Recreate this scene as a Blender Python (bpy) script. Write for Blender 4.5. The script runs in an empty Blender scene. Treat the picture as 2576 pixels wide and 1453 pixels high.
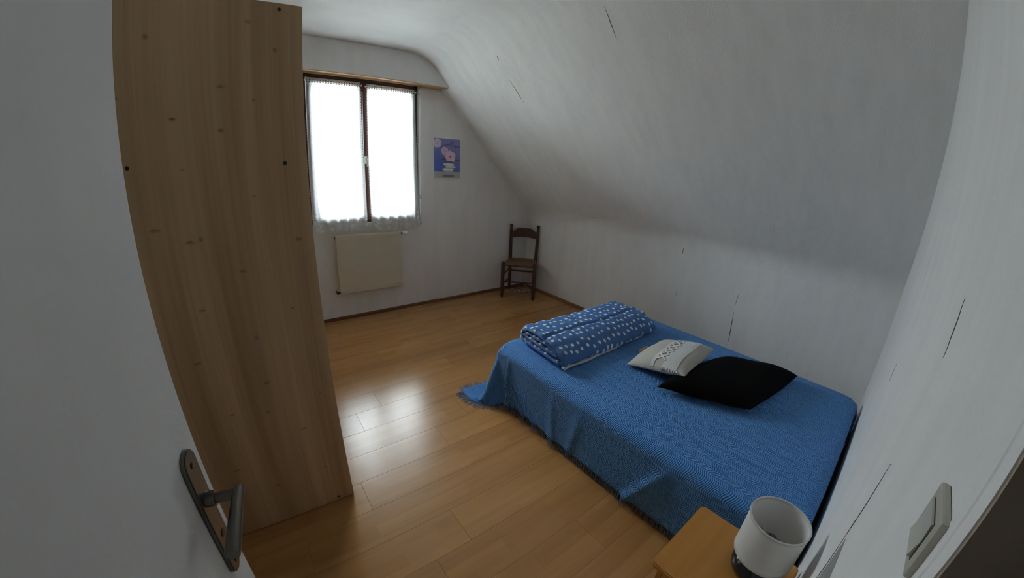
import bpy, bmesh, math, random
import numpy as np
from mathutils import Vector, Matrix

random.seed(7); rng = np.random.default_rng(7)
PI = math.pi
sc = bpy.context.scene
C = sc.collection

# ------------------------------------------------------------------ camera
# wide phone lens with barrel distortion (solved from the room's straight edges)
cd = bpy.data.cameras.new('camera'); cam = bpy.data.objects.new('camera', cd); C.objects.link(cam)
cd.type = 'PANO'; cd.sensor_width = 36.0; cd.sensor_fit = 'HORIZONTAL'
cd.clip_start = 0.01
LENS = dict(k0=0.0, k1=-8.158011423e-02, k2=7.030207196e-04, k3=4.266969355e-05, k4=-1.387984958e-06)
for tgt in (cd, getattr(cd, 'cycles', None)):
    if tgt is None or not hasattr(tgt, 'panorama_type'): continue
    try:
        tgt.panorama_type = 'FISHEYE_LENS_POLYNOMIAL'
        tgt.fisheye_fov = PI
        for k, v in LENS.items(): setattr(tgt, 'fisheye_polynomial_' + k, v)
    except Exception as e:
        print('lens', e)
R_RIGHT = Vector((0.7951443, -0.6047419, 0.0450864)); R_FWD = Vector((0.5863764, 0.7477774, -0.3114348)); R_UP = Vector((0.1546231, 0.2740732, 0.9491973))
m = Matrix((R_RIGHT, R_UP, -R_FWD)).transposed().to_4x4()
m.translation = Vector((0, 0, 1.5)); cam.matrix_world = m
sc.camera = cam

# ------------------------------------------------------------------ sky light, exposure
w = bpy.data.worlds.new('overcast_sky'); sc.world = w; w.use_nodes = True
bg = w.node_tree.nodes['Background']; bg.inputs[0].default_value = (0.82, 0.95, 1.0, 1)
# standard overcast sky: three times brighter overhead than at the horizon
_tc = w.node_tree.nodes.new('ShaderNodeTexCoord'); _sx = w.node_tree.nodes.new('ShaderNodeSeparateXYZ'); _mr = w.node_tree.nodes.new('ShaderNodeMapRange')
_mr.inputs['From Min'].default_value = 0.0; _mr.inputs['From Max'].default_value = 1.0; _mr.inputs['To Min'].default_value = 12.0; _mr.inputs['To Max'].default_value = 36.0
w.node_tree.links.new(_tc.outputs['Generated'], _sx.inputs[0]); w.node_tree.links.new(_sx.outputs[2], _mr.inputs['Value']); w.node_tree.links.new(_mr.outputs[0], bg.inputs[1])
pl = bpy.data.lights.new('window_portal', 'AREA'); pl.shape = 'RECTANGLE'; pl.size = 1.09; pl.size_y = 1.35
po = bpy.data.objects.new('window_portal', pl); C.objects.link(po); po.location = (1.005, 3.77, 1.66); po.rotation_euler = (-PI/2, 0, 0)
pl.cycles.is_portal = True
sc.view_settings.view_transform = 'Standard'
try: sc.view_settings.look = 'None'
except Exception: pass
sc.view_settings.gamma = 1.0; sc.view_settings.use_curve_mapping = False
sc.view_settings.exposure = 0.84
sc.cycles.use_denoising = True
sc.cycles.max_bounces = 7; sc.cycles.diffuse_bounces = 6; sc.cycles.glossy_bounces = 3; sc.cycles.transparent_max_bounces = 12
sc.cycles.use_adaptive_sampling = False
sc.cycles.caustics_reflective = False; sc.cycles.caustics_refractive = False

# ------------------------------------------------------------------ room numbers (metres, camera over x=y=0)
X0, X1, Y0, Y1 = -0.43, 3.071, -0.1137, 3.666
H, K, X2 = 2.587, 1.035, 1.555

# ------------------------------------------------------------------ helpers
def obj(name, verts, faces, mat=None, parent=None, smooth=False, uv=None, base=None):
    me = bpy.data.meshes.new(name)
    if base is not None: verts = [Vector(v) - Vector(base) for v in verts]
    me.from_pydata([tuple(v) for v in verts], [], faces); me.update()
    if uv is not None:
        l = me.uv_layers.new(name='UVMap')
        idx = np.empty(len(me.loops), dtype=np.int32); me.loops.foreach_get('vertex_index', idx)
        l.data.foreach_set('uv', np.asarray(uv, dtype=np.float32)[idx].ravel())
    o = bpy.data.objects.new(name, me); C.objects.link(o)
    if mat: me.materials.append(mat)
    if smooth: me.polygons.foreach_set('use_smooth', [True]*len(me.polygons))
    if parent: o.parent = parent
    return o
class MB:
    def __init__(s): s.b = bmesh.new()
    def box(s, x0, x1, y0, y1, z0, z1, bev=0.0, seg=2, M=None):
        t = bmesh.new()
        bmesh.ops.create_cube(t, size=1.0)
        for v in t.verts: v.co = Vector(((x0+x1)/2+v.co.x*(x1-x0), (y0+y1)/2+v.co.y*(y1-y0), (z0+z1)/2+v.co.z*(z1-z0)))
        if bev: bmesh.ops.bevel(t, geom=list(t.edges), offset=bev, segments=seg, affect='EDGES', profile=0.5)
        return s._add(t, M)
    def _add(s, t, M=None):
        if M is not None: bmesh.ops.transform(t, matrix=M, verts=t.verts)
        me = bpy.data.meshes.new('t'); t.to_mesh(me); t.free(); s.b.from_mesh(me); bpy.data.meshes.remove(me); return s
    def tube(s, pts, r, n=10, cap=True):
        pts = [Vector(p) for p in pts]; rs = r if hasattr(r, '__len__') else [r]*len(pts)
        rings = []; prev = None
        for i, p in enumerate(pts):
            d = (pts[min(i+1, len(pts)-1)] - pts[max(i-1, 0)]).normalized()
            if prev is None:
                a = d.orthogonal().normalized()
            else:
                a = (prev - d*prev.dot(d)); a = a.normalized() if a.length > 1e-6 else d.orthogonal().normalized()
            prev = a; b = d.cross(a)
            rings.append([s.b.verts.new(p + (a*math.cos(2*PI*k/n) + b*math.sin(2*PI*k/n))*rs[i]) for k in range(n)])
        for A, B in zip(rings, rings[1:]):
            for k in range(n): s.b.faces.new((A[k], A[(k+1) % n], B[(k+1) % n], B[k]))
        if cap: s.b.faces.new(list(reversed(rings[0]))); s.b.faces.new(rings[-1])
        return s
    def lathe(s, prof, c=(0, 0, 0), n=24, axis='Z', close=False):
        rings = []
        for r, z in prof:
            ring = []
            for k in range(n):
                a = 2*PI*k/n; p = Vector((r*math.cos(a), r*math.sin(a), z))
                if axis == 'Y': p = Vector((p.x, p.z, p.y))
                if axis == 'X': p = Vector((p.z, p.x, p.y))
                ring.append(s.b.verts.new(p + Vector(c)))
            rings.append(ring)
        for A, B in zip(rings, rings[1:]):
            for k in range(n): s.b.faces.new((A[k], A[(k+1) % n], B[(k+1) % n], B[k]))
        if close:
            A, B = rings[-1], rings[0]
            for k in range(n): s.b.faces.new((A[k], A[(k+1) % n], B[(k+1) % n], B[k]))
        else:
            if prof[0][0] > 1e-4: s.b.faces.new(list(reversed(rings[0])))
            if prof[-1][0] > 1e-4: s.b.faces.new(rings[-1])
        return s
    def prism(s, poly, d0, d1, axis='Y', bev=0.0):
        # poly in the plane across the axis; axis Y -> (x,z), X -> (y,z), Z -> (x,y)
        t = bmesh.new()
        def P(a, b, d): return {'Y': (a, d, b), 'X': (d, a, b), 'Z': (a, b, d)}[axis]
        A = [t.verts.new(P(a, b, d0)) for a, b in poly]; B = [t.verts.new(P(a, b, d1)) for a, b in poly]
        n = len(poly)
        t.faces.new(A); t.faces.new(list(reversed(B)))
        for k in range(n): t.faces.new((A[k], B[k], B[(k+1) % n], A[(k+1) % n]))
        bmesh.ops.recalc_face_normals(t, faces=t.faces)
        if bev: bmesh.ops.bevel(t, geom=list(t.edges), offset=bev, segments=2, affect='EDGES')
        return s._add(t)
    def build(s, name, mat, parent=None, base=None, smooth=False, angle=None):
        bmesh.ops.recalc_face_normals(s.b, faces=s.b.faces)
        me = bpy.data.meshes.new(name); s.b.to_mesh(me); s.b.free()
        if base is not None: me.transform(Matrix.Translation(-Vector(base)))
        o = bpy.data.objects.new(name, me); C.objects.link(o)
        if mat: me.materials.append(mat)
        if smooth:
            me.polygons.foreach_set('use_smooth', [True]*len(me.polygons))
            if angle: me.set_sharp_from_angle(angle=math.radians(angle))
        if parent: o.parent = parent
        return o
def thing(name, label, cat, loc=(0, 0, 0), rz=0, group=None):
    o = bpy.data.objects.new(name, None); C.objects.link(o); o.location = loc; o.rotation_euler = (0, 0, rz)
    o.empty_display_size = 0.1
    return tag(o, label, cat, group)
def tag(o, label, cat, group=None):
    o['label'] = label; o['category'] = cat
    if group: o['group'] = group
    return o
def struct(o, label=None):
    o['kind'] = 'structure'
    if label: o['label'] = label
    return o

# ------------------------------------------------------------------ materials
def newmat(name):
    m = bpy.data.materials.new(name); m.use_nodes = True
    nt = m.node_tree; p = nt.nodes['Principled BSDF']
    return m, nt, p
def N(nt, t, **kw):
    n = nt.nodes.new(t)
    for k, v in kw.items():
        if k.startswith('i_'):
            n.inputs[int(k[2:]) if k[2:].isdigit() else k[2:].replace('_', ' ')].default_value = v
        else: setattr(n, k, v)
    return n
def ramp(nt, stops, interp='LINEAR'):
    r = nt.nodes.new('ShaderNodeValToRGB'); r.color_ramp.interpolation = interp
    e = r.color_ramp.elements
    while len(e) < len(stops): e.new(0.5)
    for s, (p, c) in zip(e, stops): s.position = p; s.color = (*c, 1)
    return r
def math_(nt, op, a, b=None, c=None, clamp=False):
    n = nt.nodes.new('ShaderNodeMath'); n.operation = op; n.use_clamp = clamp
    for i, v in enumerate((a, b, c)):
        if v is None: continue
        if isinstance(v, (int, float)): n.inputs[i].default_value = v
        else: nt.links.new(v, n.inputs[i])
    return n.outputs[0]
def plain(name, col, rough=0.5, metal=0.0, bump=0.0, bscale=200.0, spec=0.5, var=0.0, vscale=8.0):
    m, nt, p = newmat(name); L = nt.links.new
    p.inputs['Base Color'].default_value = (*col, 1); p.inputs['Roughness'].default_value = rough
    p.inputs['Metallic'].default_value = metal; p.inputs['Specular IOR Level'].default_value = spec
    tc = N(nt, 'ShaderNodeTexCoord')
    if bump:
        n = N(nt, 'ShaderNodeTexNoise', i_Scale=bscale, i_Detail=3.0); L(tc.outputs['Object'], n.inputs['Vector'])
        b = N(nt, 'ShaderNodeBump', i_Strength=bump, i_Distance=0.002); L(n.outputs['Fac'], b.inputs['Height']); L(b.outputs[0], p.inputs['Normal'])
    if var:
        n2 = N(nt, 'ShaderNodeTexNoise', i_Scale=vscale, i_Detail=4.0); L(tc.outputs['Object'], n2.inputs['Vector'])
        a = tuple(c*(1-var) for c in col); b2 = tuple(min(1, c*(1+var)) for c in col)
        r = ramp(nt, [(0.3, a), (0.7, b2)]); L(n2.outputs['Fac'], r.inputs[0]); L(r.outputs[0], p.inputs['Base Color'])
    return m
def wall_mat(name, col, streak=(6, 6, 1.2), bump=0.35):
    # brushed, lightly rough white paint over board and paper
    m, nt, p = newmat(name); L = nt.links.new
    p.inputs['Roughness'].default_value = 0.75; p.inputs['Specular IOR Level'].default_value = 0.25
    tc = N(nt, 'ShaderNodeTexCoord')
    mp = N(nt, 'ShaderNodeMapping'); mp.inputs['Scale'].default_value = streak; L(tc.outputs['Object'], mp.inputs['Vector'])
    n1 = N(nt, 'ShaderNodeTexNoise', i_Scale=1.6, i_Detail=3.0, i_Roughness=0.6); L(mp.outputs[0], n1.inputs['Vector'])
    r = ramp(nt, [(0.3, tuple(c*0.945 for c in col)), (0.7, tuple(min(1, c*1.02) for c in col))])
    L(n1.outputs['Fac'], r.inputs[0]); L(r.outputs[0], p.inputs['Base Color'])
    n2 = N(nt, 'ShaderNodeTexNoise', i_Scale=110.0, i_Detail=1.0, i_Roughness=0.65); L(tc.outputs['Object'], n2.inputs['Vector'])
    n3 = N(nt, 'ShaderNodeTexNoise', i_Scale=14.0, i_Detail=0.0); L(tc.outputs['Object'], n3.inputs['Vector'])
    h = math_(nt, 'MULTIPLY_ADD', n3.outputs['Fac'], 2.0, n2.outputs['Fac'])
    b = N(nt, 'ShaderNodeBump', i_Strength=bump, i_Distance=0.003); L(h, b.inputs['Height']); L(b.outputs[0], p.inputs['Normal'])
    return m
def wood(name, dark, light, rough=0.4, axis='X', scale=1.0, spec=0.4, rnd=False, bump=0.05, bricks=None, coat=0.0):
    m, nt, p = newmat(name); L = nt.links.new
    p.inputs['Roughness'].default_value = rough; p.inputs['Specular IOR Level'].default_value = spec
    p.inputs['Coat Weight'].default_value = coat; p.inputs['Coat Roughness'].default_value = 0.15
    tc = N(nt, 'ShaderNodeTexCoord'); vec = tc.outputs['Object']
    if rnd:
        oi = N(nt, 'ShaderNodeObjectInfo'); cm = N(nt, 'ShaderNodeCombineXYZ')
        k = math_(nt, 'MULTIPLY', oi.outputs['Random'], 37.0)
        L(k, cm.inputs[0]); L(k, cm.inputs[1]); L(k, cm.inputs[2])
        va = N(nt, 'ShaderNodeVectorMath', operation='ADD'); L(vec, va.inputs[0]); L(cm.outputs[0], va.inputs[1]); vec = va.outputs[0]
    s = {'X': (1.2, 22, 22), 'Y': (22, 1.2, 22), 'Z': (22, 22, 1.2)}[axis]
    mp = N(nt, 'ShaderNodeMapping'); mp.inputs['Scale'].default_value = tuple(v*scale for v in s); L(vec, mp.inputs['Vector'])
    n1 = N(nt, 'ShaderNodeTexNoise', i_Scale=1.0, i_Detail=4.0, i_Roughness=0.62, i_Distortion=0.4); L(mp.outputs[0], n1.inputs['Vector'])
    mp2 = N(nt, 'ShaderNodeMapping'); mp2.inputs['Scale'].default_value = tuple(v*scale*0.22 for v in s); L(vec, mp2.inputs['Vector'])
    n2 = N(nt, 'ShaderNodeTexNoise', i_Scale=1.0, i_Detail=3.0); L(mp2.outputs[0], n2.inputs['Vector'])
    f = math_(nt, 'ADD', math_(nt, 'MULTIPLY', n1.outputs['Fac'], 0.55), math_(nt, 'MULTIPLY', n2.outputs['Fac'], 0.45))
    if bricks:
        bt = N(nt, 'ShaderNodeTexBrick', offset=0.37, offset_frequency=2); bt.inputs['Mortar Size'].default_value = 0.0
        bt.inputs['Scale'].default_value = 1.0; bt.inputs['Brick Width'].default_value = bricks[0]; bt.inputs['Row Height'].default_value = bricks[1]
        bt.inputs['Color1'].default_value = (0, 0, 0, 1); bt.inputs['Color2'].default_value = (1, 1, 1, 1); bt.inputs['Bias'].default_value = 0
        L(vec, bt.inputs['Vector'])
        f = math_(nt, 'ADD', math_(nt, 'MULTIPLY', f, 0.84), math_(nt, 'MULTIPLY', bt.outputs['Color'], 0.16))
    r = ramp(nt, [(0.25, dark), (0.75, light)]); L(f, r.inputs[0]); L(r.outputs[0], p.inputs['Base Color'])
    if bump:
        b = N(nt, 'ShaderNodeBump', i_Strength=bump, i_Distance=0.001); L(n1.outputs['Fac'], b.inputs['Height']); L(b.outputs[0], p.inputs['Normal'])
    m['fac'] = 1
    return m
def fabric(name, col, weave=700.0, rough=0.9, bump=0.5, var=0.08):
    m, nt, p = newmat(name); L = nt.links.new
    p.inputs['Roughness'].default_value = rough; p.inputs['Specular IOR Level'].default_value = 0.15
    p.inputs['Sheen Weight'].default_value = 0.15
    tc = N(nt, 'ShaderNodeTexCoord')
    n = N(nt, 'ShaderNodeTexNoise', i_Scale=weave, i_Detail=2.0); L(tc.outputs['Object'], n.inputs['Vector'])
    r = ramp(nt, [(0.3, tuple(c*(1-var) for c in col)), (0.7, tuple(c*(1+var) for c in col))]); L(n.outputs['Fac'], r.inputs[0]); L(r.outputs[0], p.inputs['Base Color'])
    b = N(nt, 'ShaderNodeBump', i_Strength=bump, i_Distance=0.001); L(n.outputs['Fac'], b.inputs['Height']); L(b.outputs[0], p.inputs['Normal'])
    return m

M_wall = wall_mat('white_wall_paint', (0.82, 0.815, 0.81))
M_slope = wall_mat('white_slope_paint', (0.82, 0.815, 0.80), streak=(2, 7, 2))
M_ceil = wall_mat('white_ceiling_paint', (0.82, 0.82, 0.81), streak=(2, 2, 2), bump=0.15)
M_floorwood = wood('laminate_beech', (0.33, 0.150, 0.047), (0.54, 0.285, 0.100), rough=0.235, axis='X', rnd=True, bump=0.02, bricks=(0.46, 0.0635), spec=0.5)
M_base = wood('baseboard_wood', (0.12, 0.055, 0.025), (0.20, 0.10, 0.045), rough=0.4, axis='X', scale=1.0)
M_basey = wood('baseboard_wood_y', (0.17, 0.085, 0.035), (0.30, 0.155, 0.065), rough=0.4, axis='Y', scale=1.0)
M_sub = plain('subfloor', (0.10, 0.06, 0.03), 0.8)
M_dkwood = wood('dark_window_wood', (0.020, 0.014, 0.011), (0.060, 0.032, 0.022), rough=0.35, axis='Z')
M_soffit = wood('pale_soffit_wood', (0.52, 0.30, 0.15), (0.68, 0.44, 0.25), rough=0.5, axis='X')
M_white = plain('white_gloss_paint', (0.78, 0.78, 0.77), 0.35)
M_door = wall_mat('door_paint', (0.76, 0.755, 0.74), streak=(3, 3, 1), bump=0.12)
M_metal = plain('satin_nickel', (0.17, 0.155, 0.135), 0.30, metal=1.0)
M_black = plain('black_plastic', (0.012, 0.012, 0.013), 0.4)
M_jamb = wood('stained_jamb_wood', (0.30, 0.245, 0.195), (0.42, 0.35, 0.285), rough=0.5, axis='Z')
M_rad = plain('cream_radiator_enamel', (0.64, 0.585, 0.46), 0.38, var=0.03)
M_chairwood = wood('dark_stained_chair_wood', (0.040, 0.019, 0.014), (0.105, 0.050, 0.036), rough=0.38, axis='Z')
M_night = wood('honey_beech', (0.43, 0.175, 0.030), (0.66, 0.31, 0.075), rough=0.33, axis='X', scale=0.9)
M_crack = plain('crack_shadow_gap', (0.06, 0.055, 0.05), 0.9)
M_patch = plain('flat_patch_grey', (0.30, 0.30, 0.30), 0.9, var=0.06, vscale=30)

# pine veneer panel with its own knots (positions in the panel's plane)
KN = [(-.271,1.897,1.0),(-.209,1.658,.9),(-.064,1.757,.9),(-.073,1.623,1.0),(-.299,1.328,1.0),(-.202,1.28,1.1),(-.172,1.286,.8),(-.060,1.165,.8),
      (-.211,1.048,.8),(-.059,.915,.8),(-.056,.723,.8),(-.203,.623,.8),(.081,1.004,.6),(.135,1.257,.9),(-.195,1.508,.6),(-.077,.595,.7),(-.266,.859,.8),
      (.007,1.414,.5),(.10,1.88,.9),(.02,1.96,.7),(-.36,1.72,.6),(.03,1.72,.5),(-.25,.36,.8),(.04,.47,.8),(.13,.62,.6),(-.12,.22,.8),(.09,.23,.7)]
def pine(name, dark, light, knot, knots):
    m, nt, p = newmat(name); L = nt.links.new
    p.inputs['Roughness'].default_value = 0.42; p.inputs['Specular IOR Level'].default_value = 0.4
    g = N(nt, 'ShaderNodeNewGeometry'); pos = g.outputs['Position']
    sep = N(nt, 'ShaderNodeSeparateXYZ'); L(pos, sep.inputs[0])
    # wide vertical lamella bands + fine grain
    mp = N(nt, 'ShaderNodeMapping'); mp.inputs['Scale'].default_value = (9, 9, 0.35); L(pos, mp.inputs['Vector'])
    n0 = N(nt, 'ShaderNodeTexNoise', i_Scale=1.0, i_Detail=1.5); L(mp.outputs[0], n0.inputs['Vector'])
    mp1 = N(nt, 'ShaderNodeMapping'); mp1.inputs['Scale'].default_value = (90, 90, 1.6); L(pos, mp1.inputs['Vector'])
    n1 = N(nt, 'ShaderNodeTexNoise', i_Scale=1.0, i_Detail=3.0); L(mp1.outputs[0], n1.inputs['Vector'])
    f = math_(nt, 'ADD', math_(nt, 'MULTIPLY', n0.outputs['Fac'], 0.72), math_(nt, 'MULTIPLY', n1.outputs['Fac'], 0.28))
    r = ramp(nt, [(0.36, dark), (0.64, light)]); L(f, r.inputs[0])
    wob = N(nt, 'ShaderNodeTexNoise', i_Scale=70.0, i_Detail=2.0); L(pos, wob.inputs['Vector'])
    acc = None
    for i, (x, z, s) in enumerate(knots):
        wx, wz = (0.015, 0.0065) if i % 3 else (0.009, 0.009)
        vm = N(nt, 'ShaderNodeVectorMath', operation='MULTIPLY_ADD'); L(pos, vm.inputs[0])
        vm.inputs[1].default_value = (1/(wx*s), 0, 1/(wz*s)); vm.inputs[2].default_value = (-x/(wx*s), 0, -z/(wz*s))
        ln = N(nt, 'ShaderNodeVectorMath', operation='LENGTH'); L(vm.outputs[0], ln.inputs[0])
        e = math_(nt, 'MULTIPLY_ADD', ln.outputs['Value'], -1.1, 1.45, clamp=True)
        acc = e if acc is None else math_(nt, 'MAXIMUM', acc, e)
    k = math_(nt, 'MULTIPLY', acc, math_(nt, 'MULTIPLY_ADD', wob.outputs['Fac'], 1.5, -0.30), clamp=True)
    mx = N(nt, 'ShaderNodeMix', data_type='RGBA'); L(k, mx.inputs[0]); L(r.outputs[0], mx.inputs[6]); mx.inputs[7].default_value = (*knot, 1)
    L(mx.outputs[2], p.inputs['Base Color'])
    b = N(nt, 'ShaderNodeBump', i_Strength=0.04, i_Distance=0.001); L(n1.outputs['Fac'], b.inputs['Height']); L(b.outputs[0], p.inputs['Normal'])
    return m
M_pine = pine('pine_veneer', (0.40, 0.250, 0.125), (0.60, 0.405, 0.225), (0.11, 0.050, 0.020), KN)

# ------------------------------------------------------------------ SETTING
T = 0.12
# floor: dark sub-floor with laminate planks lying along x
fl = struct(MB().box(X0-T, X1+T, Y0-0.01, Y1+T, -0.10, -0.010).build('floor', M_sub))
PW, PL = 0.1915, 1.285
GAP = 0.0003
pm = MB().box(0, 1, 0, 1, 0, 1).build('plank_shape', M_floorwood)   # replaced below by cut lengths
bpy.data.objects.remove(pm, do_unlink=True)
plank_cache = {}
def plank(x0, x1, y0, y1):
    key = (round(x1-x0, 4), round(y1-y0, 4))
    if key not in plank_cache:
        o = MB().box(0, key[0], 0, key[1], -0.010, 0, bev=0.0005, seg=1).build('plank', M_floorwood, fl)
        plank_cache[key] = o.data
    else:
        o = bpy.data.objects.new('plank', plank_cache[key]); C.objects.link(o); o.parent = fl
    o.location = (x0, y0, 0)
ys = 1.662
row = 0
y = ys - PW*math.ceil((ys - Y0)/PW)
while y < Y1:
    a, b = max(y, Y0) + GAP, min(y+PW, Y1) - GAP
    x = X0 - [0.31, 0.93, 0.62, 0.10, 1.15, 0.48][row % 6]
    while x < X1:
        xa, xb = max(x, X0)+GAP, min(x+PL, X1)-GAP
        if xb - xa > 0.02 and b - a > 0.01: plank(xa, xb, a, b)
        x += PL
    y += PW; row += 1

# window wall with its opening
WX0, WX1, WZ0, WZ1 = 0.462, 1.548, 0.985, 2.330
wf = MB()
wf.box(X0-T, WX0, Y1, Y1+0.10, -0.1, H+0.1); wf.box(WX1, X1+T, Y1, Y1+0.10, -0.1, H+0.1)
wf.box(WX0, WX1, Y1, Y1+0.10, -0.1, WZ0); wf.box(WX0, WX1, Y1, Y1+0.10, WZ1, H+0.1)
wall_far = struct(wf.build('wall_far', M_wall))
# knee wall, slope with its rounded coves, flat ceiling: one profile cut in three solids along y
def fillet(p, a, b, t, n=10):
    p, a, b = Vector(p), Vector(a), Vector(b); u = (a-p).normalized()*t; v = (b-p).normalized()*t
    A, B = p+u, p+v
    out = []
    ang = math.acos(max(-1, min(1, u.normalized().dot(v.normalized())))); r = t*math.tan(ang/2)
    c = p + (u+v).normalized()*(r/math.sin(ang/2))
    a0 = A-c; a1 = B-c; tot = a0.angle(a1)
    for i in range(n+1):
        f = i/n; s = math.sin(tot)
        out.append(c + a0*(math.sin((1-f)*tot)/s) + a1*(math.sin(f*tot)/s))
    return out
k1 = fillet((X1, K), (X1, 0), (X2, H), 0.10)
k2 = fillet((X2, H), (X1, K), (X0, H), 0.17, 12)
inner = [Vector((X1, -0.1))] + k1 + k2 + [Vector((X0-T, H))]
def solid(name, pts, mat, y0, y1, out, seg=1):
    n = len(pts); vs = []; fs = []
    for yy in (y0, y1):
        for p in pts: vs.append((p.x, yy, p.y))
        for p, o in zip(pts, out): vs.append((p.x+o[0], yy, p.y+o[1]))
    for i in range(n-1):
        fs.append((i, i+1, 2*n+i+1, 2*n+i)); fs.append((n+i, 3*n+i, 3*n+i+1, n+i+1))
        fs.append((i, n+i, n+i+1, i+1)); fs.append((2*n+i, 2*n+i+1, 3*n+i+1, 3*n+i))
    fs.append((0, 2*n, 3*n, n)); fs.append((n-1, 2*n-1, 4*n-1, 3*n-1))
    b = bmesh.new(); V = [b.verts.new(v) for v in vs]; [b.faces.new([V[i] for i in f]) for f in fs]
    mb = MB(); mb.b.free(); mb.b = b
    return mb.build(name, mat, smooth=True, angle=25)
yA, yB = Y0-0.13, Y1+0.10
wall_right = struct(solid('wall_right', inner[0:2], M_wall, yA, yB, [(T, 0)]*2))
ns = len(k1)+len(k2)
slope = struct(solid('ceiling_slope', inner[1:1+ns], M_slope, yA, yB, [(T, 0)] + [(T*0.75, T*0.72)]*(ns-2) + [(0, T)]))
ceil = struct(solid('ceiling', inner[ns:], M_ceil, yA, yB, [(0, T)]*2))
wall_left = struct(MB().box(X0-T, X0, yA, yB, -0.1, H+0.05).build('wall_left', M_wall))
# near wall with the doorway
DX0, DX1, DZ = -0.300, 0.308, 2.05
wn = MB(); wn.box(X0-T, DX0, Y0-T, Y0, -0.1, H+0.05); wn.box(DX1, X1+T, Y0-T, Y0, -0.1, H+0.05); wn.box(DX0, DX1, Y0-T, Y0, DZ, H+0.05)
wall_near = struct(wn.build('wall_near', M_wall))
# landing beyond the doorway
struct(MB().box(-1.4, 1.6, -1.6, Y0-0.011, -0.1, -0.002).build('floor_landing', M_floorwood))
wl = MB(); wl.box(-1.3, 1.5, -1.6, -1.5, -0.1, 2.5); wl.box(-1.4, -1.3, -1.6, Y0-T+.01, -0.1, 2.55); wl.box(1.5, 1.6, -1.6, Y0-T+.01, -0.1, 2.55)
wl.box(-1.4, X0-T+.01, Y0-T-.02, Y0-.01, -0.1, 2.6)
struct(wl.build('wall_landing', M_wall)); struct(MB().box(-1.4, 1.6, -1.6, Y0-T+0.01, 2.5, 2.6).build('ceiling_landing', M_ceil))
# ground outside, some way below
struct(MB().box(-40, 45, Y1+1.0, 70, -3.2, -3.0).build('ground', plain('pale_paving', (0.28, 0.28, 0.27), 0.9, var=0.1, vscale=1.0)))

# baseboards
struct(MB().prism([(Y1, 0), (Y1-0.013, 0), (Y1-0.013, 0.022), (Y1-0.006, 0.033), (Y1, 0.034)], X0, X1, 'X').build('baseboard_far', M_base))
struct(MB().prism([(X1, 0), (X1-0.013, 0), (X1-0.013, 0.025), (X1-0.006, 0.037), (X1, 0.038)], Y0, Y1-0.013, 'Y').build('baseboard_right', M_basey))

# cracks of the board joints: thin open slits that belong to the wall
def sliver(parent, P, Q, wdt, nrm, taper=True, name='crack'):
    P, Q, nrm = Vector(P), Vector(Q), Vector(nrm).normalized(); d = (Q-P); s = d.cross(nrm).normalized()
    n = 7; vs = []; fs = []
    for i in range(n):
        f = i/(n-1); ww = wdt*(math.sin(PI*min(max(f, 0.06), 0.94)) if taper else 1.0)*0.5
        j = random.uniform(-1, 1)*wdt*0.35
        c = P + d*f + s*j
        for h in (0.0, 0.0006):
            vs += [c - s*ww + nrm*h, c + s*ww + nrm*h]
    for i in range(n-1):
        a = 4*i; b = a+4
        fs += [(a+2, a+3, b+3, b+2), (a, b, b+1, a+1), (a, a+2, b+2, b), (a+1, b+1, b+3, a+3)]
    fs += [(0, 1, 3, 2), (4*n-4, 4*n-2, 4*n-1, 4*n-3)]
    return obj(name, vs, fs, M_crack, parent)
kn = (-1, 0, 0)
sliver(wall_right, (X1, .934, .691), (X1, .940, .585), .0035, kn); sliver(wall_right, (X1, .938, .53), (X1, .920, .235), .006, kn)
sliver(wall_right, (X1, 1.477, .975), (X1, 1.479, .892), .005, kn); sliver(wall_right, (X1, 1.466, .575), (X1, 1.467, .512), .004, kn)
sn = Vector((-(H-K), 0, -(X1-X2))).normalized()
for P, Q, ww in (((1.734, 2.543, 2.403), (1.763, 2.555, 2.374), .006), ((1.889, 2.567, 2.245), (2.043, 2.562, 2.088), .006), ((1.690, 1.452, 2.449), (1.832, 1.461, 2.304), .0045)):
    def on(p): p = Vector(p); return p - sn*((p-Vector((X1, 0, K))).dot(sn))
    sliver(slope, on(P), on(Q), ww, sn)
nn = (0, 1, 0)
sliver(wall_near, (.763, Y0, 1.395), (.754, Y0, 1.300), .006, nn); sliver(wall_near, (.765, Y0, 1.09), (.785, Y0, .87), .006, nn); sliver(wall_near, (.785, Y0, .93), (.778, Y0, .62), .006, nn)
sliver(wall_near, (1.55, Y0, 1.02), (1.55, Y0, .95), .006, nn)
obj('grey_patch', [(.764, Y0, .90), (.774, Y0, .62), (.60, Y0, .62), (.66, Y0, .88), (.764, Y0+.0005, .90), (.774, Y0+.0005, .62), (.60, Y0+.0005, .62), (.66, Y0+.0005, .88)],
    [(4, 5, 6, 7), (0, 3, 2, 1), (0, 1, 5, 4), (1, 2, 6, 5), (2, 3, 7, 6), (3, 0, 4, 7)], M_patch, wall_near)  # flat grey wedge laid on the wall beside the board joint

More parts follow.
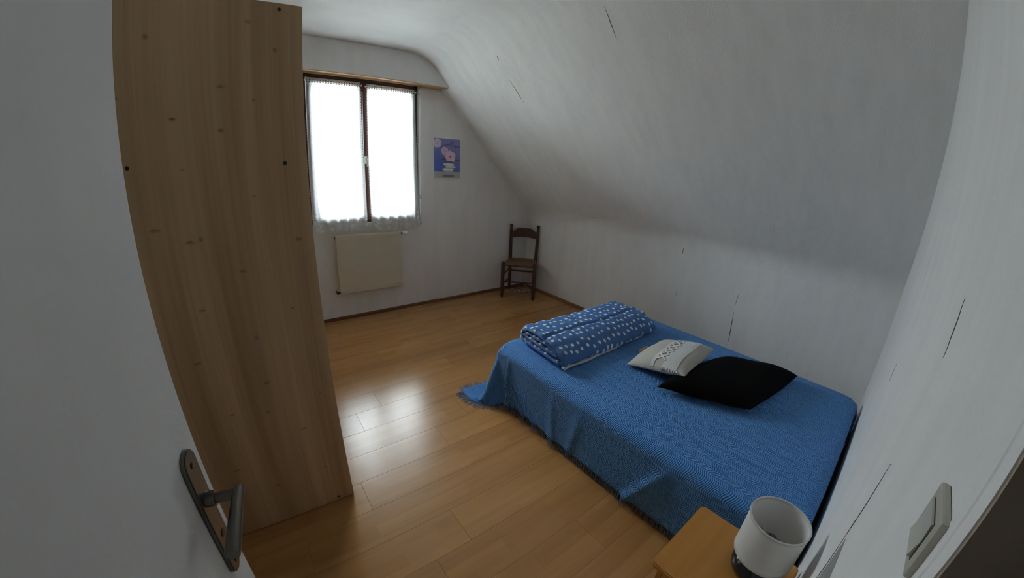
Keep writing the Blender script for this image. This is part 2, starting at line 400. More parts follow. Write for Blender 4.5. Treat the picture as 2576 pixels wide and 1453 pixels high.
# ------------------------------------------------------------------ WINDOW
M_glass, nt, p = newmat('window_glass')
nt.nodes.remove(p); L = nt.links.new
tr = N(nt, 'ShaderNodeBsdfTransparent'); gl = N(nt, 'ShaderNodeBsdfGlossy', i_Roughness=0.02); fr = N(nt, 'ShaderNodeFresnel', i_IOR=1.45); ms = N(nt, 'ShaderNodeMixShader')
L(fr.outputs[0], ms.inputs[0]); L(tr.outputs[0], ms.inputs[1]); L(gl.outputs[0], ms.inputs[2]); L(ms.outputs[0], nt.nodes['Material Output'].inputs[0])
M_redwood = wood('red_brown_window_wood', (0.05, 0.016, 0.010), (0.12, 0.042, 0.026), rough=0.3, axis='Z')
wb = (1.005, Y1, WZ0)
win = bpy.data.objects.new('window_1', None); C.objects.link(win); win.location = wb
struct(win, 'dark brown wooden two-sash window behind white lace curtains')
fy0, fy1 = Y1-0.012, Y1+0.06
fo = MB()
fo.box(WX0, WX0+0.034, fy0, fy1, WZ0, WZ1, .003); fo.box(WX1-0.040, WX1, fy0, fy1, WZ0, WZ1, .003)
fo.box(WX0, WX1, fy0, fy1, WZ1-0.045, WZ1, .003); fo.box(WX0, WX1, fy0, fy1, WZ0, WZ0+0.034, .003)
fo.build('outer_frame', M_dkwood, win, wb)
XM = 0.992
for a, b in ((WX0+0.036, XM), (XM+0.002, WX1-0.042)):
    s = MB(); sy0, sy1 = Y1-0.022, Y1+0.03; z0, z1 = WZ0+0.036, WZ1-0.047; ww = 0.050
    s.box(a, a+ww, sy0, sy1, z0, z1, .004); s.box(b-ww, b, sy0, sy1, z0, z1, .004)
    s.box(a+ww-.002, b-ww+.002, sy0, sy1, z1-0.060, z1, .004); s.box(a+ww-.002, b-ww+.002, sy0, sy1, z0, z0+0.055, .004)
    so = s.build('sash', M_redwood, win, wb)
    MB().box(a+ww-.004, b-ww+.004, Y1+0.002, Y1+0.006, z0+0.05, z1-0.056).build('pane', M_glass, so, wb)
MB().box(XM-0.020, XM+0.024, Y1-0.030, Y1-0.021, WZ0+0.06, WZ1-0.05, .003).build('cover_strip', M_redwood, win, wb)
br = MB().tube([(XM-0.004, Y1-0.037, WZ0+0.055), (XM-0.004, Y1-0.037, 2.20)], 0.004, 8)
bolt = br.build('bolt_rod', M_white, win, wb, True)
MB().box(XM-0.002, XM+0.026, Y1-0.048, Y1-0.030, 1.545, 1.615, .004).build('handle_plate', M_white, bolt, wb)
MB().tube([(XM+0.012, Y1-0.045, 1.60), (XM+0.012, Y1-0.072, 1.60), (XM+0.014, Y1-0.075, 1.59), (XM+0.016, Y1-0.075, 1.52)], 0.006, 8).build('handle_grip', M_white, bolt, wb, True)
MB().box(WX0-0.02, WX1+0.012, Y1-0.045, Y1+0.0, WZ0-0.03, WZ0-0.002, .004).build('sill', M_white, win, wb)
MB().box(WX0, WX1, Y1+0.06, Y1+0.14, WZ0-0.03, WZ0, .003).build('outer_sill', plain('outer_sill_stone', (.5, .5, .49), .8), win, wb)

# roller shutter box across the top of the window, cut to the slope at its end
BY, BZ = 3.498, 2.316
prof = [(X0, BZ), ]
xs_end = X2 + (H-BZ)*(X1-X2)/(H-K)
cove = [q for q in reversed(k2) if True]
poly = [(X0, BZ), (xs_end-0.001, BZ)] + [(q.x-0.0005, q.y-0.001) for q in k2 if q.y > BZ+0.01] + [(X0, H-0.001)]
sb = thing('roller_shutter_box', 'white roller shutter box under the ceiling above the window', 'shutter box', (0.9, Y1, BZ))
MB().prism(poly, BY, BY+0.014, 'Y').build('front_panel', M_white if False else M_wall, sb, (0.9, Y1, BZ))
MB().box(X0, xs_end-0.016, BY+0.014, Y1-0.001, BZ, BZ+0.012).build('soffit_board', M_soffit, sb, (0.9, Y1, BZ))
# edge strip of the front board, pale wood
MB().box(X0, xs_end-0.012, BY-0.004, BY+0.014, BZ-0.008, BZ, .002).build('edge_strip', M_soffit, sb, (0.9, Y1, BZ))

# crank rod of the shutter
cr = thing('shutter_crank_rod', 'thin white crank rod hanging beside the right side of the window', 'crank rod', (1.566, Y1-0.02, 0.93))
cb = (1.566, Y1-0.02, 0.93)
MB().tube([(1.568, Y1-0.03, 2.315), (1.568, Y1-0.035, 2.27), (1.566, Y1-0.022, 1.24)], 0.0055, 8).build('upper_rod', M_white, cr, cb, True)
MB().tube([(1.566, Y1-0.022, 1.25), (1.566, Y1-0.022, 1.205)], 0.009, 10).build('joint', plain('grey_plastic', (.35, .36, .37), .4), cr, cb, True)
MB().tube([(1.566, Y1-0.022, 1.21), (1.564, Y1-0.022, 1.02), (1.563, Y1-0.022, 0.93)], [0.006, 0.006, 0.008], 8).build('grip', plain('light_grey_plastic', (.55, .56, .57), .4), cr, cb, True)
MB().box(1.554, 1.582, Y1-0.030, Y1-0.001, 2.245, 2.300, .004).build('bracket', M_white, cr, cb)

# ------------------------------------------------------------------ LACE CURTAINS
def lace_mat():
    m, nt, p = newmat('white_lace'); nt.nodes.remove(p); L = nt.links.new
    uv = N(nt, 'ShaderNodeUVMap'); sp = N(nt, 'ShaderNodeSeparateXYZ'); L(uv.outputs[0], sp.inputs[0])
    u, v = sp.outputs[0], sp.outputs[1]      # metres: u across, v down from the rod
    # fine net mesh everywhere
    sheer = 0.60
    # heading slots
    sl = math_(nt, 'SINE', math_(nt, 'MULTIPLY', u, 2*PI/0.0225))
    slot = math_(nt, 'MULTIPLY', math_(nt, 'GREATER_THAN', sl, 0.25), math_(nt, 'MULTIPLY', math_(nt, 'GREATER_THAN', v, 0.014), math_(nt, 'LESS_THAN', v, 0.040)))
    head = math_(nt, 'LESS_THAN', v, 0.055)
    # worked border: flower-like patches near the hem and along the edges
    vo = N(nt, 'ShaderNodeTexVoronoi', i_Scale=19.0); L(uv.outputs[0], vo.inputs['Vector'])
    flower = math_(nt, 'LESS_THAN', vo.outputs['Distance'], 0.34)
    hem = math_(nt, 'GREATER_THAN', v, 1.17)
    hemf = math_(nt, 'MULTIPLY', flower, hem)
    alpha = math_(nt, 'ADD', sheer, math_(nt, 'ADD', math_(nt, 'MULTIPLY', head, 0.30), math_(nt, 'ADD', math_(nt, 'MULTIPLY', hem, 0.18), math_(nt, 'MULTIPLY', hemf, 0.22))), clamp=True)
    alpha = math_(nt, 'MULTIPLY', alpha, math_(nt, 'SUBTRACT', 1.0, math_(nt, 'MULTIPLY', slot, 0.85)))
    df = N(nt, 'ShaderNodeBsdfDiffuse'); df.inputs[0].default_value = (.93, .94, .94, 1)
    tl = N(nt, 'ShaderNodeBsdfTranslucent'); tl.inputs[0].default_value = (.93, .94, .94, 1)
    m1 = N(nt, 'ShaderNodeMixShader'); m1.inputs[0].default_value = 0.66; L(df.outputs[0], m1.inputs[1]); L(tl.outputs[0], m1.inputs[2])
    tr = N(nt, 'ShaderNodeBsdfTransparent'); m2 = N(nt, 'ShaderNodeMixShader'); L(alpha, m2.inputs[0]); L(tr.outputs[0], m2.inputs[1]); L(m1.outputs[0], m2.inputs[2])
    L(m2.outputs[0], nt.nodes['Material Output'].inputs[0])
    return m
M_lace = lace_mat()
def curtain(label, xa_t, xb_t, xa_b, xb_b, zt, zb, seed):
    base = ((xa_t+xb_t)/2, Y1-0.05, zb); t = thing('lace_curtain', label, 'curtain', base, 0, 'lace curtains on the window')
    nu, nv = 96, 260; vs = []; uvs = []; fs = []
    r = random.Random(seed); ph = [r.uniform(0, 6.28) for _ in range(5)]
    for j in range(nv+1):
        v = j/nv; e = v**0.8
        sc_ = 0.0055*abs(math.sin(PI*v*54))
        xa = xa_t+(xa_b-xa_t)*e - sc_; xb = xb_t+(xb_b-xb_t)*e + sc_
        for i in range(nu+1):
            u = i/nu
            bot = zb - 0.030*abs(math.sin(PI*u*4.0))**0.7 - 0.010*math.sin(ph[4]+4*u)
            z = zt + (bot-zt)*v
            yy = Y1 - 0.066 - 0.022*v**1.5 + (0.003 + 0.008*v)*math.sin(2*PI*u*5.5+ph[0]+0.5*math.sin(3*v+ph[1])) + 0.004*v*math.sin(2*PI*u*11+ph[2]) + 0.0025*(1-v)*math.sin(2*PI*u*22)
            vs.append((xa+(xb-xa)*u, yy, z)); uvs.append((u*(xb_t-xa_t), v*(zt-zb)))
    for j in range(nv):
        for i in range(nu):
            a = j*(nu+1)+i; fs.append((a, a+1, a+nu+2, a+nu+1))
    obj('lace_panel', vs, fs, M_lace, t, True, uvs, base)
    rod = MB().tube([(xa_t-0.012, Y1-0.067, zt-0.026), (xb_t+0.012, Y1-0.067, zt-0.026)], 0.0045, 8)
    rod.lathe([(0.001, -.008), (.008, -.004), (.008, .004), (.001, .008)], (xa_t-0.014, Y1-0.067, zt-0.026), 10, 'X'); rod.lathe([(0.001, -.008), (.008, -.004), (.008, .004), (.001, .008)], (xb_t+0.014, Y1-0.067, zt-0.026), 10, 'X')
    rod.build('rod', M_white, t, base, True)
curtain('white lace curtain on the left window sash, beside the wardrobe', 0.500, 0.962, 0.478, 0.968, 2.272, 0.945, 1)
curtain('white lace curtain on the right window sash, nearest the small picture', 1.026, 1.490, 1.016, 1.522, 2.268, 0.935, 2)

# small pots outside on the stone sill, dim shapes behind the lace
for lab, px, s, g in (('small grey pot on the sill behind the left lace curtain', 0.572, 1.0, .10), ('small grey pot on the sill behind the right lace curtain', 1.362, 1.08, .07)):
    pb = (px, Y1+0.101, WZ0); pt = thing('sill_pot', lab, 'pot', pb, 0, 'pots on the window sill')
    mpot = plain('grey_pot_glaze', (g, g, g*1.05), .4)
    MB().lathe([(0.022*s, 0), (0.025*s, .004), (.031*s, .09), (.033*s, .135*s), (.030*s, .135*s), (.028*s, .09), (.021*s, .012), (.0005, .012)], n=24).build('body', mpot, pt, smooth=True, angle=40)
    MB().lathe([(.034*s, .118*s), (.037*s, .121*s), (.037*s, .146*s), (.034*s, .147*s), (.0325*s, .121*s)], n=24, close=True).build('rim', mpot, pt, smooth=True, angle=40)

# ------------------------------------------------------------------ RADIATOR
rb = (0.985, Y1, 0.30); rad = thing('radiator', 'cream panel radiator on the wall below the window', 'radiator', rb)
RX0, RX1, RZ0, RZ1, RYF, RYB = 0.662, 1.308, 0.300, 0.882, 3.572, 3.632
MB().box(RX0, RX1, RYF, RYF+0.016, RZ0, RZ1, .004, 3).build('front_panel', M_rad, rad, rb)
MB().box(RX0, RX1, RYB-0.014, RYB, RZ0, RZ1, .004, 3).build('back_panel', M_rad, rad, rb)
MB().box(RX0+.002, RX1-.002, RYF-0.003, RYF+0.001, RZ0+0.004, RZ0+0.040, .0012).build('lower_band', M_rad, rad, rb)
MB().box(RX0+.002, RX1-.002, RYF-0.003, RYF+0.001, RZ1-0.044, RZ1-0.006, .0012).build('upper_band', M_rad, rad, rb)
for sx in (RX0, RX1-.004): MB().box(sx, sx+.004, RYF+.015, RYB-.013, RZ0+.02, RZ1-.004, .001).build('side_cover', M_rad, rad, rb)
gr = MB()
gr.box(RX0+.004, RX1-.004, RYF+.016, RYF+.020, RZ1-.006, RZ1); gr.box(RX0+.004, RX1-.004, RYB-.018, RYB-.014, RZ1-.006, RZ1)
grille = gr.build('top_grille', M_rad, rad, rb)
sd = None
for k in range(40):
    x = RX0+.012 + k*(RX1-RX0-.028)/39
    if sd is None: o = MB().box(-.0025, .0025, RYF+.018, RYB-.016, RZ1-.006, RZ1-.002).build('slat', M_rad, grille, rb); sd = o.data; o.location.x = x - 0
    else: o = bpy.data.objects.new('slat', sd); C.objects.link(o); o.parent = grille; o.location.x = x
for xx in (0.78, 1.19): MB().box(xx-.015, xx+.015, RYB-.002, Y1-0.0005, .42, .78, .002).build('wall_bracket', M_rad, rad, rb)
v = MB(); v.tube([(RX1-.002, 3.602, .858), (RX1+.022, 3.602, .858)], .011, 12); vb = v.build('valve_body', M_metal, rad, rb, True, 40)
MB().lathe([(.014, 0), (.018, .004), (.0185, .02), (.0195, .022), (.0195, .050), (.016, .054), (.0005, .054)], (RX1+.022, 3.602, .858), 18, 'X').build('thermostat_head', M_white, vb, rb, True, 40)
v = MB(); v.tube([(RX0+.01, 3.602, .312), (RX0-.022, 3.602, .312), (RX0-.030, 3.602, .312)], .009, 12); v.tube([(RX0-.024, 3.590, .312), (RX0-.024, 3.614, .312)], .013, 12); v.tube([(RX0-.024, 3.602, .312), (RX0-.024, 3.664, .312)], .007, 10)
v.build('return_valve', plain('tarnished_brass', (.05, .045, .035), .45, metal=.6), rad, rb, True, 40)
MB().lathe([(.009, 0), (.011, .003), (.010, .008), (.0005, .009)], (RX0-.009, 3.602, .858), 12, 'X').build('bleed_plug', plain('dark_plug', (.05, .05, .05), .5), rad, rb, True, 40)

# ------------------------------------------------------------------ PICTURE
def picture():
    x0, x1, z0, z1 = 1.727, 2.040, 1.424, 1.834
    yF, yB = Y1-0.020, Y1-0.001
    base = ((x0+x1)/2, Y1, z0)
    t = thing('canvas_picture', 'small canvas picture of stacked pale stones and pink blossom on blue', 'picture', base)
    mc = plain('canvas_edge', (.62, .63, .66), .8)
    MB().box(x0, x1, yF+.0005, yB, z0, z1, .002).build('stretcher', mc, t, base)
    nu, nv = 96, 126
    A = np.zeros((nv+1, nu+1, 3)); U, V = np.meshgrid(np.linspace(0, 1, nu+1), np.linspace(0, 1, nv+1))   # V up
    blue = np.array([.050, .085, .28]); mauve = np.array([.155, .165, .33]); grey = np.array([.27, .28, .285])
    f = np.clip((V-.30)/.7*0.75 + (U-.25)*0.55, 0, 1)[..., None]
    A[:] = blue*(1-f) + mauve*f
    A[V < .165] = grey
    def ell(cx, cy, rx, ry, c, soft=.15, p=2.0):
        d = (np.abs((U-cx)/rx)**p + np.abs((V-cy)/ry)**p)
        k = np.clip((1-d)/soft, 0, 1)[..., None]; A[:] = A*(1-k) + np.array(c)*k
    def line(pts, wd, c):
        for (ax, ay), (bx, by) in zip(pts, pts[1:]):
            d = np.array([bx-ax, by-ay]); l2 = d@d; s = np.clip(((U-ax)*d[0]+(V-ay)*d[1])/l2, 0, 1)
            dist = np.hypot((U-ax-s*d[0]), (V-ay-s*d[1])*1.3); k = np.clip((wd-dist)/wd*2, 0, 1)[..., None]; A[:] = A*(1-k)+np.array(c)*k
    dk = (.085, .07, .16)
    line([(.0, .86), (.28, .81), (.5, .84), (.72, .93)], .018, dk); line([(.45, .86), (.75, .83), (1.0, .80)], .02, dk); line([(.75, .46), (1.0, .465)], .012, (.05, .05, .13))
    ell(.70, .92, .06, .035, (.12, .08, .2)); ell(.36, .48, .07, .03, (.09, .04, .13)); ell(.80, .81, .05, .03, (.09, .08, .18))
    def flower(cx, cy, r, c, cc):
        for k in range(5):
            a = 2*PI*k/5+.5; ell(cx+.55*r*math.cos(a), cy+.55*r*.76*math.sin(a), r*.60, r*.46, c, .35)
        ell(cx, cy, r*.6, r*.46, tuple(x*.95 for x in c), .3); ell(cx, cy, r*.2, r*.16, cc, .6)
    flower(.12, .875, .145, (.40, .34, .41), (.25, .17, .24)); flower(.40, .685, .13, (.42, .30, .42), (.3, .16, .26)); flower(.62, .545, .19, (.52, .33, .42), (.30, .05, .10))
    ell(.57, .40, .20, .035, (.10, .09, .17), .4, 2.6)
    st = (.44, .45, .43)
    ell(.56, .345, .225, .032, st, .3, 3); ell(.62, .285, .22, .030, tuple(x*.92 for x in st), .3, 3); ell(.53, .220, .225, .034, st, .3, 3); ell(.56, .178, .2, .016, tuple(x*.7 for x in st), .4, 3)
    ell(.55, .055, .235, .040, (.13, .135, .155), .25, 3.2)
    vs = [(x0+(x1-x0)*U[j, i], yF, z0+(z1-z0)*V[j, i]) for j in range(nv+1) for i in range(nu+1)]
    fs = [(j*(nu+1)+i, j*(nu+1)+i+1, (j+1)*(nu+1)+i+1, (j+1)*(nu+1)+i) for j in range(nv) for i in range(nu)]
    A = np.clip(A*1.9, 0, .9)
    m, nt, p = newmat('printed_canvas'); at = N(nt, 'ShaderNodeVertexColor', layer_name='print'); nt.links.new(at.outputs[0], p.inputs['Base Color']); p.inputs['Roughness'].default_value = .7
    o = obj('print', vs, fs, m, t, base=base)
    ca = o.data.color_attributes.new('print', 'FLOAT_COLOR', 'POINT'); ca.data.foreach_set('color', np.concatenate([A.reshape(-1, 3), np.ones(((nv+1)*(nu+1), 1))], 1).astype(np.float32).ravel())
    o['label'] = 'print of stacked stones and blossom'
picture()

# ------------------------------------------------------------------ WARDROBE
wx0, wx1, wy0, wy1, wz = -0.415, 0.1861, 1.416, 2.816, 2.0316
wb_ = ((wx0+wx1)/2, (wy0+wy1)/2, 0)
wd = thing('wardrobe', 'tall pine wardrobe, its plain side panel facing the doorway', 'wardrobe', wb_)
PT = 0.018
side = MB().box(wx0, wx1, wy0, wy0+PT, 0.004, wz, .0008, 1).build('side_panel', M_pine, wd, wb_)
side['label'] = 'knotty pine side panel'
MB().box(wx0, wx1-.02, wy1-PT, wy1, 0.004, wz, .0008, 1).build('side_panel', M_pine, wd, wb_)
MB().box(wx0, wx1-.021, wy0+PT, wy1-PT, wz-PT, wz-.001, .0008, 1).build('top_panel', M_pine, wd, wb_)
MB().box(wx0, wx1-.021, wy0+PT, wy1-PT, 0.07, 0.07+PT).build('bottom_panel', M_pine, wd, wb_)
MB().box(wx0, wx0+.005, wy0+PT, wy1-PT, 0.07, wz-PT).build('back_panel', M_pine, wd, wb_)
MB().box(wx1-.05, wx1-.035, wy0+PT, wy1-PT, 0.004, 0.07).build('plinth', M_pine, wd, wb_)
dw = (wy1-wy0-PT-.004)/3
for k in range(3):
    a = wy0+PT+.002+k*dw
    d = MB().box(wx1-.019, wx1-.001, a+.0015, a+dw-.0015, .075, wz-.003, .002).build('door', M_pine, wd, wb_)
    yk = a+dw-.045 if k != 2 else a+.045
    MB().lathe([(.006, 0), (.006, .010), (.014, .016), (.015, .022), (.010, .027), (.0005, .028)], (wx1-.001, yk, 1.0), 16, 'X').build('knob', M_pine, d, wb_, True, 50)
scr = None
for x, z in ((.114, 2.011), (.114, 1.519), (-.348, 1.521), (-.348, 2.011), (.115, .024), (-.346, .022)):
    if scr is None:
        o = MB().lathe([(.0062, .001), (.0062, -.0006), (.0048, -.0016), (.0005, -.0012)], (0, 0, 0), 14, 'Y').build('screw_cap', plain('dark_screw', (.03, .027, .025), .4, metal=.5), wd); scr = o.data
    else: o = bpy.data.objects.new('screw_cap', scr); C.objects.link(o); o.parent = wd
    o.location = (x-wb_[0], wy0-wb_[1], z)

# ------------------------------------------------------------------ DOOR (open into the room, hinged on the left)
PHI = math.radians(11.0); DD, DAZ = 0.585, -0.248
E_ = Vector((DD*math.sin(DAZ), DD*math.cos(DAZ), 0)); tdir = Vector((math.sin(PHI), math.cos(PHI), 0)); ndir = Vector((math.cos(PHI), -math.sin(PHI), 0))
LW = 0.68; hinge = E_ - tdir*LW
dr = bpy.data.objects.new('door_1', None); C.objects.link(dr); dr.location = hinge; dr.rotation_euler = (0, 0, PI/2-PHI)
struct(dr, 'white painted door standing open at the left, with a lever handle')
# local: +x towards the free edge, -y towards the doorway (camera) side
MB().box(0, LW, 0.0, 0.038, 0.008, 2.02, .0015, 2).build('leaf', M_door, dr)
pv = LW-0.050; PZ0, PZ1, LZ = 0.888, 1.140, 1.050
def stadium(cx, z0, z1, hw, n=12):
    pts = []
    for k in range(n+1): a = PI*k/n; pts.append((cx+hw*math.cos(a), z1-hw+hw*math.sin(a)))
    for k in range(n+1): a = PI+PI*k/n; pts.append((cx+hw*math.cos(a), z0+hw+hw*math.sin(a)))
    return pts
hd = MB().prism(stadium(pv, PZ0, PZ1, .0205), -0.0085, 0.0, 'Y', bev=.0015).build('handle_plate', M_metal, dr, smooth=True, angle=50)
hd['label'] = 'long satin metal handle plate'
lv = MB()
lv.tube([(pv, -.008, LZ), (pv, -.022, LZ)], [.0125, .0115], 16)
lv.tube([(pv, -.018, LZ), (pv, -.050, LZ)], [.0085, .0085], 14)
lever = []
for k in range(13):
    f = k/12; lever.append((pv+.010-f*.112, -.054-.004*f, LZ+.002-.010*f))
lv.tube(lever, [.0088]+[.0088+.0002*k for k in range(11)]+[.0100], 14)
lv.build('lever', M_metal, hd, smooth=True, angle=50)
MB().lathe([(.0048, -.0002), (.0048, -.0012), (.0005, -.0018)], (pv, -.0085, PZ1-.024), 12, 'Y').build('screw', M_metal, hd, smooth=True, angle=40)
MB().lathe([(.0048, -.0002), (.0048, -.0012), (.0005, -.0018)], (pv, -.0085, PZ0+.020), 12, 'Y').build('screw', M_metal, hd, smooth=True, angle=40)
MB().lathe([(.0065, 0), (.0065, -.0008), (.0005, -.0009)], (pv, -.0085, LZ-.075), 12, 'Y').build('keyhole', M_black, hd)
for z in (.25, 1.05, 1.85): MB().tube([(-.006, .006, z-.04), (-.006, .006, z+.04)], .006, 10).build('hinge', M_metal, dr, smooth=True, angle=50)
# door lining (stained wood) and white architraves
jb = MB(); jb.box(DX1-.006, DX1+.014, Y0-T-.01, Y0+.001, 0, DZ); jb.box(DX1-.020, DX1-.005, Y0-T+.012, Y0-.060, 0, DZ, .002)
struct(jb.build('trim_1', M_jamb), 'dark stained door lining on the right of the doorway')
ar = MB().prism([(DX1-.002, Y0), (DX1-.002, Y0+.0025), (DX1+.016, Y0+.0030), (DX1+.018, Y0+.0014), (DX1+.021, Y0+.0014), (DX1+.023, Y0+.0028), (DX1+.043, Y0+.0020), (DX1+.044, Y0)], 0, DZ+.04, 'Z')
struct(ar.build('trim_2', M_wall), 'white door casing on the right of the doorway')
ar = MB(); ar.box(DX0-.043, DX0+.004, Y0, Y0+.010, 0, DZ+.04, .002); struct(ar.build('trim_3', M_wall))
ar = MB(); ar.box(DX0+.004, DX1-.004, Y0, Y0+.010, DZ-.004, DZ+.04, .002); struct(ar.build('trim_4', M_wall))
jl = MB(); jl.box(DX0-.012, DX0+.004, Y0-T-.01, Y0+.001, 0, DZ); struct(jl.build('trim_5', M_jamb))
jl = MB(); jl.box(DX0+.004, DX1-.006, Y0-T-.01, Y0+.001, DZ-.004, DZ+.012); struct(jl.build('trim_6', M_jamb))

# light switch
M_switch = plain('aged_ivory_plastic', (.50, .48, .40), .4); M_rock = plain('aged_ivory_rocker', (.56, .545, .47), .35)
sb_ = (.378, Y0, 1.253); sw = thing('light_switch', 'yellowed square light switch on the wall beside the doorway', 'light switch', sb_)
MB().box(.345, .410, Y0, Y0+.0085, 1.221, 1.286, .0025, 2).build('plate', M_switch, sw, sb_)
MB().prism([(Y0+.008, 1.233), (Y0+.0125, 1.234), (Y0+.0095, 1.253), (Y0+.0105, 1.272), (Y0+.008, 1.273)], .358, .397, 'X').build('rocker', M_rock, sw, sb_)
MB().box(.3565, .3985, Y0+.008, Y0+.0088, 1.2315, 1.2745).build('recess', M_crack, sw, sb_)

# ------------------------------------------------------------------ CHAIR
ch = thing('rush_seat_chair', 'dark wooden ladder-back chair with a rush seat in the far corner', 'chair', (2.772, 3.378, 0), math.radians(-47))
fw, bw, fd, bd = .198, .168, -.175, .182
def leg(x, y, z1, top=False):
    m = MB()
    prof = [(.013, 0), (.018, .012), (.0235, .10), (.024, .30), (.0235, z1-.03), (.021, z1-.006), (.008, z1)]
    m.lathe(prof, (x, y, 0), 14); return m
for s in (-1, 1):
    leg(s*fw, fd, .470).build('leg', M_chairwood, ch, smooth=True, angle=50)
    lean = .022
    pts = [(s*bw, bd-.010, 0), (s*bw, bd-.004, .03), (s*bw, bd, .20), (s*bw, bd, .46), (s*(bw+.004), bd+lean*.55, .66), (s*(bw+.006), bd+lean, .83)]
    m = MB(); m.tube(pts, [.014, .019, .0215, .0215, .0205, .019], 14); m.build('back_post', M_chairwood, ch, smooth=True, angle=50)
    MB().lathe([(.018, 0), (.013, .006), (.013, .011), (.019, .020), (.0215, .032), (.019, .044), (.009, .053), (.0005, .055)], (s*(bw+.006), bd+lean, .828), 16).build('finial', M_chairwood, ch, smooth=True, angle=60)
def stretcher(a, b, r, nm='stretcher'):
    a, b = Vector(a), Vector(b); n = 7
    MB().tube([a+(b-a)*k/n for k in range(n+1)], [r*(.75+.35*math.sin(PI*k/n)) for k in range(n+1)], 10).build(nm, M_chairwood, ch, smooth=True, angle=60)
stretcher((-fw, fd, .215), (fw, fd, .215), .0095); stretcher((-bw, bd, .27), (bw, bd, .27), .0105)
for s in (-1, 1):
    stretcher((s*fw, fd, .17), (s*bw, bd, .17), .009); stretcher((s*fw, fd, .30), (s*bw, bd, .30), .009)
    stretcher((s*fw, fd, .425), (s*bw, bd, .425), .012, 'seat_rail')
stretcher((-fw, fd, .425), (fw, fd, .425), .012, 'seat_rail'); stretcher((-bw, bd, .425), (bw, bd, .425), .012, 'seat_rail')
# back slat with an arched top, bowed backwards
n = 24; vs = []; fs = []
for i in range(n+1):
    f = i/n; x = (-1+2*f)*(bw-.004); arch = .5-.5*math.cos(2*PI*f); sh = max(0, min(1, (min(f, 1-f)-.04)/.22)); sh = sh*sh*(3-2*sh)
    zt = .788+.046*sh; zb = .708+.012*arch; yb = bd+.012+.014*math.sin(PI*f)
    vs += [(x, yb-.005, zb), (x, yb+.006, zb), (x, yb+.012, zt), (x, yb+.001, zt)]
for i in range(n):
    a = 4*i
    for k in range(4): fs.append((a+k, a+(k+1) % 4, a+4+(k+1) % 4, a+4+k))
fs += [(0, 3, 2, 1), (4*n, 4*n+1, 4*n+2, 4*n+3)]
obj('back_slat', vs, fs, M_chairwood, ch)
# rush seat: woven cushion with the four-triangle pattern
m_r, nt, p = newmat('woven_rush'); L = nt.links.new
tc = N(nt, 'ShaderNodeTexCoord'); sp = N(nt, 'ShaderNodeSeparateXYZ'); L(tc.outputs['Object'], sp.inputs[0])
ax = math_(nt, 'ABSOLUTE', sp.outputs[0]); ay = math_(nt, 'ABSOLUTE', sp.outputs[1])
sel = math_(nt, 'GREATER_THAN', ax, ay)
cx_ = math_(nt, 'SINE', math_(nt, 'MULTIPLY', sp.outputs[0], 2*PI/.009)); cy_ = math_(nt, 'SINE', math_(nt, 'MULTIPLY', sp.outputs[1], 2*PI/.009))
# strands run across each triangle towards the frame
hgt = math_(nt, 'ADD', math_(nt, 'MULTIPLY', sel, cy_), math_(nt, 'MULTIPLY', math_(nt, 'SUBTRACT', 1.0, sel), cx_))
no = N(nt, 'ShaderNodeTexNoise', i_Scale=40.0, i_Detail=4.0); L(tc.outputs['Object'], no.inputs['Vector'])
rr = ramp(nt, [(0.3, (.13, .062, .028)), (0.7, (.24, .125, .060))]); L(no.outputs['Fac'], rr.inputs[0]); L(rr.outputs[0], p.inputs['Base Color'])
b = N(nt, 'ShaderNodeBump', i_Strength=.6, i_Distance=.003); L(hgt, b.inputs['Height']); L(b.outputs[0], p.inputs['Normal']); p.inputs['Roughness'].default_value = .7
nu = nv = 24; vs = []; fs = []
for side_ in (1, -1):
    for j in range(nv+1):
        for i in range(nu+1):
            u, v_ = -1+2*i/nu, -1+2*j/nv
            hx = fw+(bw-fw)*(v_+1)/2
            x = u*(hx+.004)*(1-.0*v_); yy = fd+(bd-fd)*(v_+1)/2 + (v_)*.006
            e = ((1-abs(u)**6)*(1-abs(v_)**6))**.5
            z = .432 + side_*(.024*e) - (.010*(1-u*u)*(1-v_*v_) if side_ > 0 else 0)
            vs.append((x, yy, z))
off = (nu+1)*(nv+1)
for s_ in (0, 1):
    for j in range(nv):
        for i in range(nu):
            a = s_*off+j*(nu+1)+i; f = (a, a+1, a+nu+2, a+nu+1); fs.append(f if s_ == 0 else f[::-1])
so = obj('seat', vs, fs, m_r, ch, True); so['label'] = 'woven brown rush seat'

# white cable lying in loops under the chair
cbl = MB(); pts = []
for k in range(90):
    f = k/89; a = 2*PI*f*2.0
    if f < .5: px, py = 2.775+.075*math.cos(a), 3.535+.060*math.sin(a)
    else: px, py = 2.925+.075*math.cos(PI-a), 3.445+.065*math.sin(a)
    pts.append((px+.03*(f-.5), py, .005+.006*abs(math.sin(5*a))))
pts = [(2.95, 3.60, .03), (2.93, 3.585, .012)] + pts + [(2.99, 3.43, .006), (3.02, 3.50, .006), (3.01, 3.56, .05)]
cb_ = thing('white_cable', 'thin white cable lying in loops on the floor under the chair', 'cable', (2.85, 3.5, 0))
cbl.tube(pts, .0028, 8).build('cord', M_white, cb_, (2.85, 3.5, 0), True)
MB().box(2.846, 2.880, 3.478, 3.500, .0, .016, .003).build('plug', M_white, cb_, (2.85, 3.5, 0))

